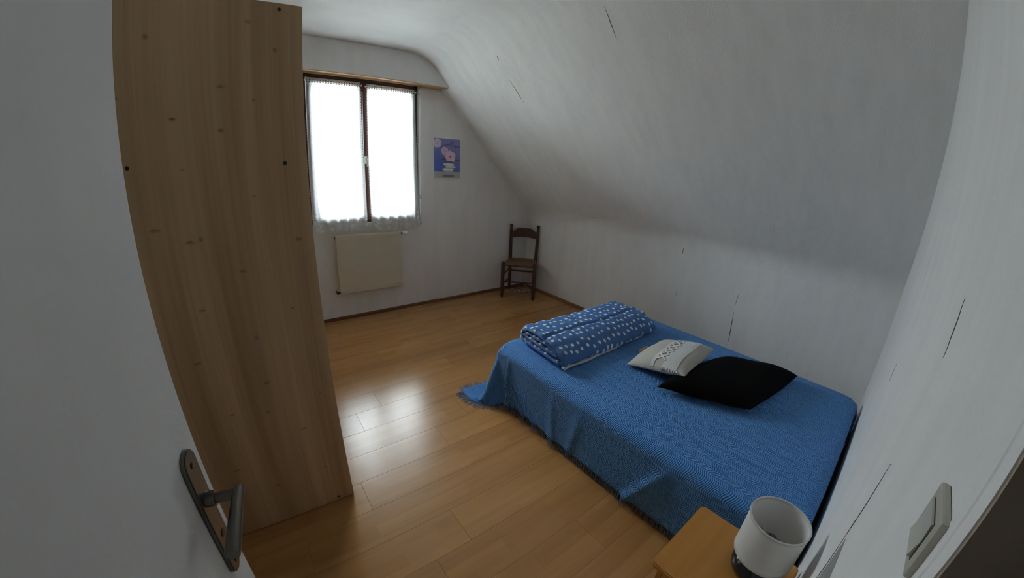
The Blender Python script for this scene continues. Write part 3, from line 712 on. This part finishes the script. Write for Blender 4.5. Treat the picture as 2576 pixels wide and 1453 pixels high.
# ------------------------------------------------------------------ BED
bx0, bx1, by0, by1, bz = 1.250, 2.605, -0.080, 1.735, 0.402
bb = ((bx0+bx1)/2, (by0+by1)/2, 0)
bed = thing('bed', 'double bed under the blue bedspread along the right wall', 'bed', bb)
M_matt = fabric('mattress_ticking', (.55, .55, .54)); M_bedbase = fabric('bed_base_cloth', (.06, .06, .07))
MB().box(bx0+.008, bx1-.008, by0+.008, by1-.008, .22, bz-.002, .04, 5).build('mattress', M_matt, bed, bb, True, 40)
MB().box(bx0+.02, bx1-.02, by0+.02, by1-.02, .10, .219, .01).build('base', M_bedbase, bed, bb)
for x in (bx0+.10, bx1-.10):
    for y in (by0+.10, by1-.10): MB().lathe([(.020, 0), (.024, .01), (.030, .10)], (x, y, 0), 14).build('leg', M_chairwood, bed, bb, True, 40)

# bedspread: a cloth dropped over the bed
def drape():
    h = 0.0225; oL, oR, oN, oF = 0.3275, 0.30, 0.16, 0.345
    xs = np.arange(bx0-oL, bx1+oR+1e-6, h); ys = np.arange(by0-oN, by1+oF+1e-6, h)
    nx, ny = len(xs), len(ys)
    P = np.zeros((ny, nx, 3)); P[..., 0] = xs[None, :]; P[..., 1] = ys[:, None]; P[..., 2] = bz+.008
    # start bent down near the wall so that the tucked end falls into the gap
    g = np.maximum(by0-P[..., 1], 0); P[..., 1] = np.where(g > 0, np.maximum(by0-np.minimum(g, .018), Y0+.008), P[..., 1]); P[..., 2] -= np.maximum(g-.018, 0)
    r2 = np.random.default_rng(11); P[..., 2] += r2.normal(0, .0008, (ny, nx)) + .0
    P[..., 0] += r2.normal(0, .0006, (ny, nx))
    S0, S1 = P[..., 0].copy(), P[..., 1].copy()
    UVx, UVy = np.meshgrid(xs, ys)
    pin = (UVx > bx0+.10) & (UVx < bx1-.10) & (UVy > by0+.02) & (UVy < by1-.10)
    wgt = np.where(pin, 0., 1.)[..., None]
    V = np.zeros_like(P); rad = .035
    c = np.array([(bx0+bx1)/2, (by0+by1)/2, bz/2-.2]); half = np.array([(bx1-bx0)/2, (by1-by0)/2, bz/2+.2]) + .005
    def con(A, B, wa, wb, L0, k):
        d = B-A; l = np.linalg.norm(d, axis=-1, keepdims=True); s = wa+wb; s = np.where(s == 0, 1, s)
        corr = d*((l-L0)/np.maximum(l, 1e-9))*k/s
        A += corr*wa; B -= corr*wb
    dg = h*math.sqrt(2)
    dt = 1/60
    for step in range(190):
        old = P.copy()
        V[..., 2] -= 9.8*dt*.35; V *= .96
        P += V*dt*wgt
        for it in range(22):
            for a in (0, 1):
                n = (nx-a)//2*2
                con(P[:, a:a+n:2], P[:, a+1:a+n:2], wgt[:, a:a+n:2], wgt[:, a+1:a+n:2], h, 1.0)
                n = (ny-a)//2*2
                con(P[a:a+n:2], P[a+1:a+n:2], wgt[a:a+n:2], wgt[a+1:a+n:2], h, 1.0)
            if it % 3 == 0:
                for a in (0, 1):
                    n = (ny-a)//2*2
                    con(P[a:a+n:2, :-1], P[a+1:a+n:2, 1:], wgt[a:a+n:2, :-1], wgt[a+1:a+n:2, 1:], dg, .35)
                    con(P[a:a+n:2, 1:], P[a+1:a+n:2, :-1], wgt[a:a+n:2, 1:], wgt[a+1:a+n:2, :-1], dg, .35)
        # bending: pull towards the neighbours' mean
        av = np.zeros_like(P)
        av[:, 1:-1] = (P[:, :-2]+P[:, 2:])/2-P[:, 1:-1]; P += .10*av*wgt
        av = np.zeros_like(P); av[1:-1] = (P[:-2]+P[2:])/2-P[1:-1]; P += .10*av*wgt
        # rounded box
        q = P-c; s = np.sign(q); qa = np.abs(q)-(half-rad); qm = np.maximum(qa, 0); dl = np.linalg.norm(qm, axis=-1)
        ins = np.max(qa, axis=-1)
        dist = dl+np.minimum(ins, 0)-rad
        gr = np.where((dl > 1e-9)[..., None], qm/np.maximum(dl, 1e-9)[..., None], 0)
        am = np.argmax(qa, axis=-1); one = np.eye(3)[am]; gr = np.where((dl > 1e-9)[..., None], gr, one)*s
        pen = (dist < 0)[..., None]&(wgt > 0)
        P = np.where(pen, P-gr*dist[..., None], P)
        fl_ = P[..., 2] < .006; P[..., 2] = np.where(fl_, .006, P[..., 2])
        P[..., 1] = np.maximum(P[..., 1], Y0+.006)
        V = (P-old)/dt
        V = np.where(pen, V*.6, V); V[fl_] *= .4
    return P, UVx, UVy
def up2(A):
    # cubic refinement of the simulated grid, both ways
    for ax in (0, 1):
        A = np.moveaxis(A, ax, 0); P_ = np.concatenate([2*A[:1]-A[1:2], A, 2*A[-1:]-A[-2:-1]], 0)
        mid = (-P_[:-3]+9*P_[1:-2]+9*P_[2:-1]-P_[3:])/16
        out = np.empty((2*A.shape[0]-1,)+A.shape[1:]); out[0::2] = A; out[1::2] = mid; A = np.moveaxis(out, 0, ax)
    return A
CP, CU, CV = (up2(q_) for q_ in drape())
CP[..., 2] = np.maximum(CP[..., 2], .004)

# gentle unevenness of the flat top
def bump2(x, y): return .004*np.sin(3.1*x+1.3*y)+.003*np.sin(7.3*y-4.1*x+1)+.0025*np.sin(11*x+5*y+2)
top = (CP[..., 2] > bz-.004)
ins_ = np.clip(np.minimum(np.minimum(CU-bx0-.02, bx1-.02-CU), np.minimum(CV-by0-.02, by1-.02-CV))/.12, 0, 1)
CP[..., 2] += np.maximum(bump2(CU, CV)+.002, 0)*ins_
du, dv_ = np.maximum(bx0-.01-CU, 0), by1-.03-CV
ang = np.arctan2(dv_, np.maximum(du, 1e-4)); dist_ = np.hypot(du, dv_)
side_m = (du > 0)&(dv_ > 0)
for a_, am_, w_ in ((.14, .012, .045), (.36, .018, .040), (.56, .020, .038), (.74, .018, .034), (.90, .014, .030), (1.05, .009, .028)):
    CP[..., 0] -= side_m*am_*np.exp(-((ang-a_)/w_)**2)*np.clip(dist_/.22, 0, 1)*np.clip(du/.10, 0, 1)
for c_, am_, sl_ in ((.44, .020, .55), (.95, .008, .2), (1.18, .007, -.1)):
    CP[..., 0] -= am_*np.exp(-((CV-(c_+sl_*du))/.024)**2)*np.clip(du/.12, 0, 1)
ny, nx = CP.shape[:2]
m_b, nt, p = newmat('blue_ripple_weave'); L = nt.links.new
uv = N(nt, 'ShaderNodeUVMap'); sp = N(nt, 'ShaderNodeSeparateXYZ'); L(uv.outputs[0], sp.inputs[0])
nz = N(nt, 'ShaderNodeTexNoise', i_Scale=6.0, i_Detail=2.0); L(uv.outputs[0], nz.inputs['Vector'])
wv = math_(nt, 'SINE', math_(nt, 'MULTIPLY_ADD', nz.outputs['Fac'], 4.0, math_(nt, 'MULTIPLY', sp.outputs[0], 2*PI/.075)))
yy_ = math_(nt, 'MULTIPLY_ADD', wv, .0085, sp.outputs[1])
yy_ = math_(nt, 'MULTIPLY_ADD', nz.outputs['Fac'], .05, yy_)
s1 = math_(nt, 'SINE', math_(nt, 'MULTIPLY', yy_, 2*PI/.0088))
th = N(nt, 'ShaderNodeTexNoise', i_Scale=420.0, i_Detail=1.0); L(uv.outputs[0], th.inputs['Vector'])
hh = math_(nt, 'ADD', s1, math_(nt, 'MULTIPLY', th.outputs['Fac'], .9))
rp = ramp(nt, [(0.0, (.034, .130, .38)), (0.60, (.086, .285, .66)), (1.0, (.27, .50, .84))]); L(math_(nt, 'MULTIPLY_ADD', hh, .30, .32), rp.inputs[0])
L(rp.outputs[0], p.inputs['Base Color']); p.inputs['Roughness'].default_value = .9; p.inputs['Specular IOR Level'].default_value = .12; p.inputs['Sheen Weight'].default_value = .12
bp = N(nt, 'ShaderNodeBump', i_Strength=.55, i_Distance=.003); L(hh, bp.inputs['Height']); L(bp.outputs[0], p.inputs['Normal'])
idx = lambda j, i: j*nx+i
vs = CP.reshape(-1, 3); fs = [(idx(j, i), idx(j, i+1), idx(j+1, i+1), idx(j+1, i)) for j in range(ny-1) for i in range(nx-1)]
sp_t = thing('bedspread', 'blue ripple-weave bedspread with fringed edge covering the bed', 'bedspread', bb)
cl = obj('cloth', [tuple(v) for v in vs], fs, m_b, sp_t, True, np.stack([CU.ravel(), CV.ravel()], 1), bb)
md = cl.modifiers.new('thick', 'SOLIDIFY'); md.thickness = .003; md.offset = 1
M_fringe = fabric('blue_fringe_yarn', (.10, .22, .42), weave=300)
fr = MB()
def fringe(edge, inner_):
    n = len(edge); seg = np.linalg.norm(np.diff(edge, axis=0), axis=1); cum = np.concatenate([[0], np.cumsum(seg)])
    for s in np.arange(0.002, cum[-1], .0075):
        k = min(np.searchsorted(cum, s, side='right')-1, n-2); f = (s-cum[k])/max(seg[k], 1e-9)
        p0 = edge[k]*(1-f)+edge[k+1]*f; pin_ = inner_[k]*(1-f)+inner_[k+1]*f
        d = p0-pin_; d = d/np.linalg.norm(d); along = (edge[k+1]-edge[k]); along = along/max(np.linalg.norm(along), 1e-9)
        d = d+along*random.uniform(-.35, .35)+np.array([random.uniform(-.1, .1), random.uniform(-.1, .1), -.15]); d /= np.linalg.norm(d)
        pts = [p0.copy()]; ln = random.uniform(.048, .060); q = p0.copy()
        for _ in range(4):
            d = d+along*random.uniform(-.15, .15)+np.array([0, 0, -.18]); d /= np.linalg.norm(d)
            q = q+d*ln/4
            if q[2] < .003: q[2] = .003; d[2] = 0; nd = np.linalg.norm(d); d = d/nd if nd > 1e-6 else np.array([-1., 0, 0])
            pts.append(q.copy())
        fr.tube([Vector(x) for x in pts], [.0016, .0016, .0015, .0013, .001], 4, cap=False)
fringe(CP[:, 0], CP[:, 1]); fringe(CP[-1, :], CP[-2, :]); fringe(CP[:, -1], CP[:, -2])
fo = fr.build('fringe', M_fringe, sp_t, bb); fo['kind'] = 'stuff'

# ------------------------------------------------------------------ FOLDED DUVET
TOP = bz+.019
m_d, nt, p = newmat('blue_polka_dot_cotton'); L = nt.links.new
uv = N(nt, 'ShaderNodeUVMap')
vo = N(nt, 'ShaderNodeTexVoronoi', voronoi_dimensions='2D', i_Scale=19.5, i_Randomness=.42); L(uv.outputs[0], vo.inputs['Vector'])
dot = ramp(nt, [(.190, (.70, .74, .78)), (.225, (.070, .170, .40))]); L(vo.outputs['Distance'], dot.inputs[0])
L(dot.outputs[0], p.inputs['Base Color']); p.inputs['Roughness'].default_value = .8; p.inputs['Specular IOR Level'].default_value = .2
wn_ = N(nt, 'ShaderNodeTexNoise', i_Scale=14.0, i_Detail=4.0, i_Roughness=.55, i_Distortion=.8); L(uv.outputs[0], wn_.inputs['Vector'])
bp = N(nt, 'ShaderNodeBump', i_Strength=.5, i_Distance=.010); L(wn_.outputs['Fac'], bp.inputs['Height']); L(bp.outputs[0], p.inputs['Normal'])
M_hem = fabric('white_cotton', (.62, .63, .64))
def catmull(pts, n):
    pts = [np.array(p, float) for p in pts]; out = []
    for i in range(len(pts)-1):
        p0, p1, p2, p3 = pts[max(i-1, 0)], pts[i], pts[i+1], pts[min(i+2, len(pts)-1)]
        for k in range(n):
            t = k/n; out.append(.5*((2*p1)+(-p0+p2)*t+(2*p0-5*p1+4*p2-p3)*t*t+(-p0+3*p1-3*p2+p3)*t**3))
    out.append(pts[-1]); return np.array(out)
dvb = (1.86, 1.43, TOP); dv = thing('folded_duvet', 'folded blue duvet with white polka dots at the far end of the bed', 'duvet', dvb)
def layer(path, th, name, uoff, x0f, x1f, seed, mat=m_d, nl=70):
    # a padded layer: centre path in (y,z), thickness th, swept in x with soft wrinkles; th may taper at the path ends
    path = catmull(path, 10); n = len(path)
    tan = np.gradient(path, axis=0); tan /= np.linalg.norm(tan, axis=1)[:, None]; nor = np.stack([-tan[:, 1], tan[:, 0]], 1)
    s = np.concatenate([[0], np.cumsum(np.linalg.norm(np.diff(path, axis=0), axis=1))])
    prof = []; us = []
    e = np.minimum(s, s[-1]-s)/(th*.5); tt = th*.5*np.sqrt(np.clip(1-(1-np.clip(e, 0, 1))**2, .02, 1))
    for i in range(n): prof.append(path[i]+nor[i]*tt[i]); us.append(s[i])
    for i in range(n-1, -1, -1): prof.append(path[i]-nor[i]*tt[i]); us.append(s[-1]+.05+(s[-1]-s[i]))
    prof = np.array(prof); m = len(prof); cen = prof.mean(0)
    vs, uvs = [], []
    rr_ = np.random.default_rng(seed); ph = rr_.uniform(0, 6.28, 8)
    for a in range(nl+1):
        f = a/nl
        endd = min(f, 1-f)*nl; shrink = 1-.55*max(0, (1-endd/2.0))**2 if endd < 2 else 1
        for b in range(m):
            yl, zl = prof[b]
            pc = path[min(b, 2*n-1-b)]
            q = pc+(prof[b]-pc)*shrink
            x = x0f(q[0])+(x1f(q[0])-x0f(q[0]))*f
            wr = .0035*math.sin(31*x+17*us[b]+ph[0])*math.sin(13*us[b]-9*x+ph[1])+.0025*math.sin(57*x-23*us[b]+ph[2])+.004*math.sin(9*x+ph[3])*math.sin(7*us[b]+ph[4])
            wr += .005*math.exp(-endd/6)*math.sin(70*us[b]+ph[5])
            wr -= (0.011*math.exp(-((q[0]-(1.415+.012*math.sin(9*x)))/.010)**2) if (b < n and q[1] > TOP+.10 and f < .93) else 0)
            d = (prof[b]-pc); dn = d/max(np.linalg.norm(d), 1e-6)
            q = q+dn*wr*(1 if b < n else .4)
            vs.append((x, q[0], q[1])); uvs.append((x, us[b]+uoff))
    fs = []
    for a in range(nl):
        for b in range(m): fs.append((a*m+b, a*m+(b+1) % m, (a+1)*m+(b+1) % m, (a+1)*m+b))
    fs.append(tuple(range(m-1, -1, -1))); fs.append(tuple(nl*m+b for b in range(m)))
    o = obj(name, vs, fs, mat, dv, True, uvs, dvb)
    bm_ = bmesh.new(); bm_.from_mesh(o.data); bmesh.ops.recalc_face_normals(bm_, faces=bm_.faces); bm_.to_mesh(o.data); bm_.free()
    return o
Z = TOP
x0 = lambda y: 1.365+(y-1.24)*.06
x1 = lambda y: 2.345-(y-1.20)*.02
# outer wrap: from the near bottom edge up the front, over the top, round the far fold, back along the bottom
layer([(1.240, Z+.024), (1.232, Z+.042), (1.262, Z+.075), (1.33, Z+.107), (1.42, Z+.120), (1.52, Z+.121), (1.60, Z+.114), (1.642, Z+.088), (1.648, Z+.055), (1.615, Z+.027), (1.52, Z+.020), (1.40, Z+.019), (1.30, Z+.019), (1.262, Z+.020)], .034, 'outer_layer', 0, x0, x1, 3)
layer([(1.285, Z+.050), (1.36, Z+.052), (1.45, Z+.053), (1.54, Z+.053), (1.600, Z+.060), (1.612, Z+.072), (1.590, Z+.084), (1.52, Z+.086), (1.44, Z+.087), (1.36, Z+.083), (1.30, Z+.070)], .026, 'inner_layer', 2.0, lambda y: x0(y)+.004, lambda y: x1(y)-.012, 5)
# white underside showing along the near hem
hm = []
nlh = 60
for a in range(nlh+1):
    f = a/nlh; x = 1.372+f*.80; yy = 1.2245+.004*math.sin(19*f)+.012*f; zz = Z+.004+.003*math.sin(9*f+1)+.010*f*f
    hm.append((x, yy, zz))
vs = []; fs = []
for x, yy, zz in hm: vs += [(x, yy-.006, zz-.003), (x, yy-.010, zz+.006), (x, yy+.02, zz+.012), (x, yy+.02, zz+.002)]
for a in range(nlh):
    for k in range(4): fs.append((4*a+k, 4*a+(k+1) % 4, 4*a+4+(k+1) % 4, 4*a+4+k))
fs += [(0, 3, 2, 1), (4*nlh, 4*nlh+1, 4*nlh+2, 4*nlh+3)]
hmo = obj('hem', vs, fs, M_hem, dv, True, base=dvb); hmo['label'] = 'thin white underside edge'

# ------------------------------------------------------------------ CUSHIONS
def pillow_fn(a, b, th, pin=.06, low=.5, p=2.4, sag=None):
    def f(u, v, top=1):
        x = a*u*(1-pin*(1-v*v)*u*u); y = b*v*(1-pin*(1-u*u)*v*v)
        e = max(0, (1-abs(u)**p))*max(0, (1-abs(v)**p))
        h = th*e**.5
        z = h if top > 0 else -h*low
        if sag: z += sag(u, v, top)
        return Vector((x, y, z))
    return f
def pillow(f, name, mat, parent, n=44):
    vs, fs, uvs = [], [], []
    g = [math.sin(PI/2*(-1+2*i/n)) for i in range(n+1)]
    for top_ in (1, -1):
        for j in range(n+1):
            for i in range(n+1): vs.append(f(g[i], g[j], top_)); uvs.append((g[i], g[j]))
    off = (n+1)**2
    for s in (0, 1):
        for j in range(n):
            for i in range(n):
                q = s*off+j*(n+1)+i; F = (q, q+1, q+n+2, q+n+1); fs.append(F if s == 0 else F[::-1])
    o = obj(name, vs, fs, mat, parent, True, uvs)
    bm_ = bmesh.new(); bm_.from_mesh(o.data); bmesh.ops.remove_doubles(bm_, verts=bm_.verts, dist=1e-5); bm_.to_mesh(o.data); bm_.free()
    return o
M_blk = plain('black_cotton', (.0042, .0040, .0044), .95, spec=.08, bump=.2, bscale=900)
M_lin = fabric('natural_linen', (.50, .475, .43), weave=520, bump=.6, var=.12)
M_lace2 = fabric('white_lace_band', (.62, .625, .62), weave=260, bump=1.0, var=.15)
M_rib = fabric('white_ribbon', (.74, .74, .73), weave=900, bump=.2)
bk = thing('black_pillow', 'large plain black pillow lying on the blue bedspread', 'pillow', (2.065, .532, TOP+.0285)); bk.rotation_euler = (0, 0, math.radians(-7))
fB0 = pillow_fn((.318), .200, .086, pin=-.03, low=.33, p=3.6, sag=lambda u, v, t: .002*math.sin(4*u+2*v)+.002*math.sin(7*v-3*u))
def fB(u, v, t=1):
    q = fB0(u, v, t); return Vector((q.x-.125*v, q.y, q.z))
pillow(fB, 'cover', M_blk, bk)
# piped seam
sm = [fB(u, v, 1)+Vector((0, 0, 0)) for u, v in [(-1+2*k/20, -1) for k in range(20)]+[(1, -1+2*k/20) for k in range(20)]+[(1-2*k/20, 1) for k in range(20)]+[(-1, 1-2*k/20) for k in range(21)]]
MB().tube(sm, .0022, 6, cap=False).build('seam', M_blk, bk, smooth=True)

bg_ = thing('linen_cushion', 'small beige linen cushion with lace band and laced ribbon, leaning on the black pillow', 'cushion', (1.985, .893, TOP+.056)); bg_.rotation_euler = (math.radians(-13), 0, math.radians(5))
fL = pillow_fn(.240, .178, .068, pin=.0, low=.60, p=2.7, sag=lambda u, v, t: .003*math.sin(6*u+3*v))
pillow(fL, 'cover', M_lin, bg_)
sm = [fL(u, v, 1) for u, v in [(-1+2*k/20, -1) for k in range(20)]+[(1, -1+2*k/20) for k in range(20)]+[(1-2*k/20, 1) for k in range(20)]+[(-1, 1-2*k/20) for k in range(21)]]
MB().tube(sm, .0016, 6, cap=False).build('seam', M_lin, bg_, smooth=True)
def G(a, t): return fL(t, a)          # a: across the laces, t: along them
def nrm(a, t, e=.004): return ((fL(t+e, a)-fL(t-e, a)).cross(fL(t, a+e)-fL(t, a-e))).normalized()
def band(a0, a1, t0, t1, off, name, mat, na=14, ntt=56, wave=0.0):
    vs, fs = [], []
    for lay in (0, 1):
        for j in range(ntt+1):
            for i in range(na+1):
                t = math.sin(PI/2*(t0+(t1-t0)*j/ntt)); a = a0+(a1-a0)*i/na
                if i in (0, na): a += wave*abs(math.sin(PI*j*.5))*(-1 if (i == 0) == (a1 > a0) else 1)
                vs.append(G(a, t)+nrm(a, t)*((off+.0012*math.sin(i*2.1)*math.sin(j*1.3)) if lay == 0 else (off-.002)))
    m0 = (na+1)*(ntt+1)
    for s_ in (0, m0):
        for j in range(ntt):
            for i in range(na):
                q = s_+j*(na+1)+i; F = (q, q+1, q+na+2, q+na+1); fs.append(F if s_ else F[::-1])
    return obj(name, vs, fs, mat, bg_, True)
lb = band(.15, .05, -.86, .86, .0025, 'lace_border', M_lace2, na=6, wave=.014); band(-.24, -.70, -.86, .86, .0025, 'lace_band', M_lace2, wave=.016)
lb['label'] = 'white lace border strip'
def strip(pts, wdt, name, mat, off):
    vs, fs = [], []; P = [G(a, t)+nrm(a, t)*off for a, t in pts]; Nn = [nrm(a, t) for a, t in pts]
    for i, q in enumerate(P):
        d = (P[min(i+1, len(P)-1)]-P[max(i-1, 0)]).normalized(); sd_ = d.cross(Nn[i])*wdt/2
        vs += [q-sd_, q+sd_, q+sd_-Nn[i]*.0012, q-sd_-Nn[i]*.0012]
    for i in range(len(P)-1):
        for k in range(4): fs.append((4*i+k, 4*i+(k+1) % 4, 4*i+4+(k+1) % 4, 4*i+4+k))
    e = 4*(len(P)-1); fs += [(0, 3, 2, 1), (e, e+1, e+2, e+3)]
    return obj(name, vs, fs, mat, bg_, False)
nC = 7
for k in range(nC):
    a, b = -.80+k*.23, -.80+(k+1)*.23
    for sgn in (0, 1):
        ua, ub = (.06, -.25) if sgn == 0 else (-.25, .06)
        strip([(ua+(ub-ua)*t/8, a+(b-a)*t/8) for t in range(9)], .0095, 'ribbon', M_rib, .0062 if sgn else .0045)
# ruffled loose end of the lace at the near edge
vs, fs = [], []
for i in range(41):
    f = i/40; a = -.20-.56*f
    for k in range(6):
        g = k/5; P = G(a, -.955)+Vector((-.006-.008*g, 0, .004-.016*g)); P += Vector((.006*g*math.sin(22*f*2), .003*math.sin(28*f+k), .005*g*math.cos(26*f*2)))
        vs.append(P)
for i in range(40):
    for k in range(5): q = i*6+k; fs.append((q, q+1, q+7, q+6))
ro = obj('ruffle', vs, fs, M_lace2, bg_, True); md = ro.modifiers.new('t', 'SOLIDIFY'); md.thickness = .0012
# brown tab showing behind the cushion
MB().box(-.085, .015, .150, .186, .012, .042, .010, 3).build('brown_tab', fabric('brown_suede', (.20, .125, .075)), bg_, smooth=True, angle=40)

# ------------------------------------------------------------------ NIGHTSTAND + LAMP
nx0, nx1, ny0, ny1, nz1 = .758, 1.082, -.104, .242, .462
nb = ((nx0+nx1)/2, (ny0+ny1)/2, 0); ns_ = thing('nightstand', 'small honey-coloured wooden nightstand between the bed and the doorway', 'nightstand', nb)
def rrect(x0, x1, y0, y1, r, n=8):
    out = []
    for cx, cy, a0 in ((x1-r, y1-r, 0), (x0+r, y1-r, PI/2), (x0+r, y0+r, PI), (x1-r, y0+r, 1.5*PI)):
        for k in range(n+1): a = a0+PI/2*k/n; out.append((cx+r*math.cos(a), cy+r*math.sin(a)))
    return out
MB().prism(rrect(nx0, nx1, ny0, ny1, .018), nz1-.020, nz1, 'Z', bev=.004).build('top', M_night, ns_, nb, True, 40)
i0, i1, j0, j1 = nx0+.022, nx1-.015, ny0+.015, ny1-.022
for y in (j0, j1-.016): MB().box(i0, i1, y, y+.016, .012, nz1-.020, .001).build('side_panel', M_night, ns_, nb)
MB().box(i1-.010, i1, j0+.016, j1-.016, .03, nz1-.020, .001).build('back_panel', M_night, ns_, nb)
MB().box(i0+.004, i1-.010, j0+.016, j1-.016, .045, .060, .001).build('shelf', M_night, ns_, nb)
MB().box(i0+.004, i1-.010, j0+.016, j1-.016, nz1-.170, nz1-.156, .001).build('shelf', M_night, ns_, nb)
dwr = MB().box(i0-.004, i0+.014, j0+.018, j1-.018, nz1-.150, nz1-.026, .003).build('drawer', M_night, ns_, nb)
MB().lathe([(.006, 0), (.006, -.010), (.013, -.016), (.0135, -.022), (.008, -.026), (.0005, -.027)], (i0-.004, (j0+j1)/2, nz1-.088), 14, 'X').build('knob', M_night, dwr, nb, True, 50)

lx, ly = .948, .008
lm = thing('table_lamp', 'small table lamp with white drum shade on the nightstand', 'lamp', (lx, ly, nz1))
M_base_l = plain('dark_glazed_ceramic', (.018, .019, .022), .12, spec=.6)
MB().lathe([(.040, 0), (.046, .002), (.058, .012), (.069, .030), (.071, .045), (.066, .060), (.050, .076), (.030, .086), (.018, .090), (.014, .100), (.0005, .100)], n=36).build('lamp_base', M_base_l, lm, smooth=True, angle=60)
st = MB(); st.tube([(0, 0, .098), (0, 0, .128)], .013, 16); st.build('socket', M_white, lm, smooth=True, angle=50)
bu = MB().lathe([(.010, .126), (.012, .132), (.017, .142), (.019, .152), (.017, .162), (.010, .172), (.0005, .175)], n=20).build('bulb', M_glass, lm, smooth=True, angle=60)
bu['label'] = 'clear glass bulb'
MB().tube([(0, -.006, .128), (.002, -.010, .155), (.003, 0, .158), (.002, .010, .155), (0, .006, .128)], .0012, 6).build('filament_wire', plain('brass_wire', (.45, .34, .20), .4, metal=.4), bu)
m_sh, nt, p = newmat('white_shade_fabric'); L = nt.links.new
nt.nodes.remove(p); df = N(nt, 'ShaderNodeBsdfDiffuse'); df.inputs[0].default_value = (.88, .875, .86, 1); tl = N(nt, 'ShaderNodeBsdfTranslucent'); tl.inputs[0].default_value = (.75, .74, .72, 1)
ms = N(nt, 'ShaderNodeMixShader'); ms.inputs[0].default_value = .30; L(df.outputs[0], ms.inputs[1]); L(tl.outputs[0], ms.inputs[2]); L(ms.outputs[0], nt.nodes['Material Output'].inputs[0])
SR, SZ0, SZ1 = .0815, .100, .238
shade = MB().lathe([(SR, SZ0), (SR-.001, SZ1), (SR-.003, SZ1), (SR-.002, SZ0)], n=64, close=True).build('lamp_shade', m_sh, lm, smooth=True, angle=40)
tr_ = plain('shade_trim', (.60, .59, .57), .8)
for z in (SZ0+.002, SZ1-.003): MB().lathe([(SR+.0008, z-.004), (SR+.0008, z+.004), (SR-.0035, z+.004), (SR-.0035, z-.004)], n=64, close=True).build('trim_ring', tr_, shade, smooth=True, angle=40)
sr = MB()
for k in range(3): a = 2*PI*k/3+.4; sr.tube([(.014*math.cos(a), .014*math.sin(a), .126), ((SR-.002)*math.cos(a), (SR-.002)*math.sin(a), .122)], .0014, 6)
sr.build('spider', M_white, shade)
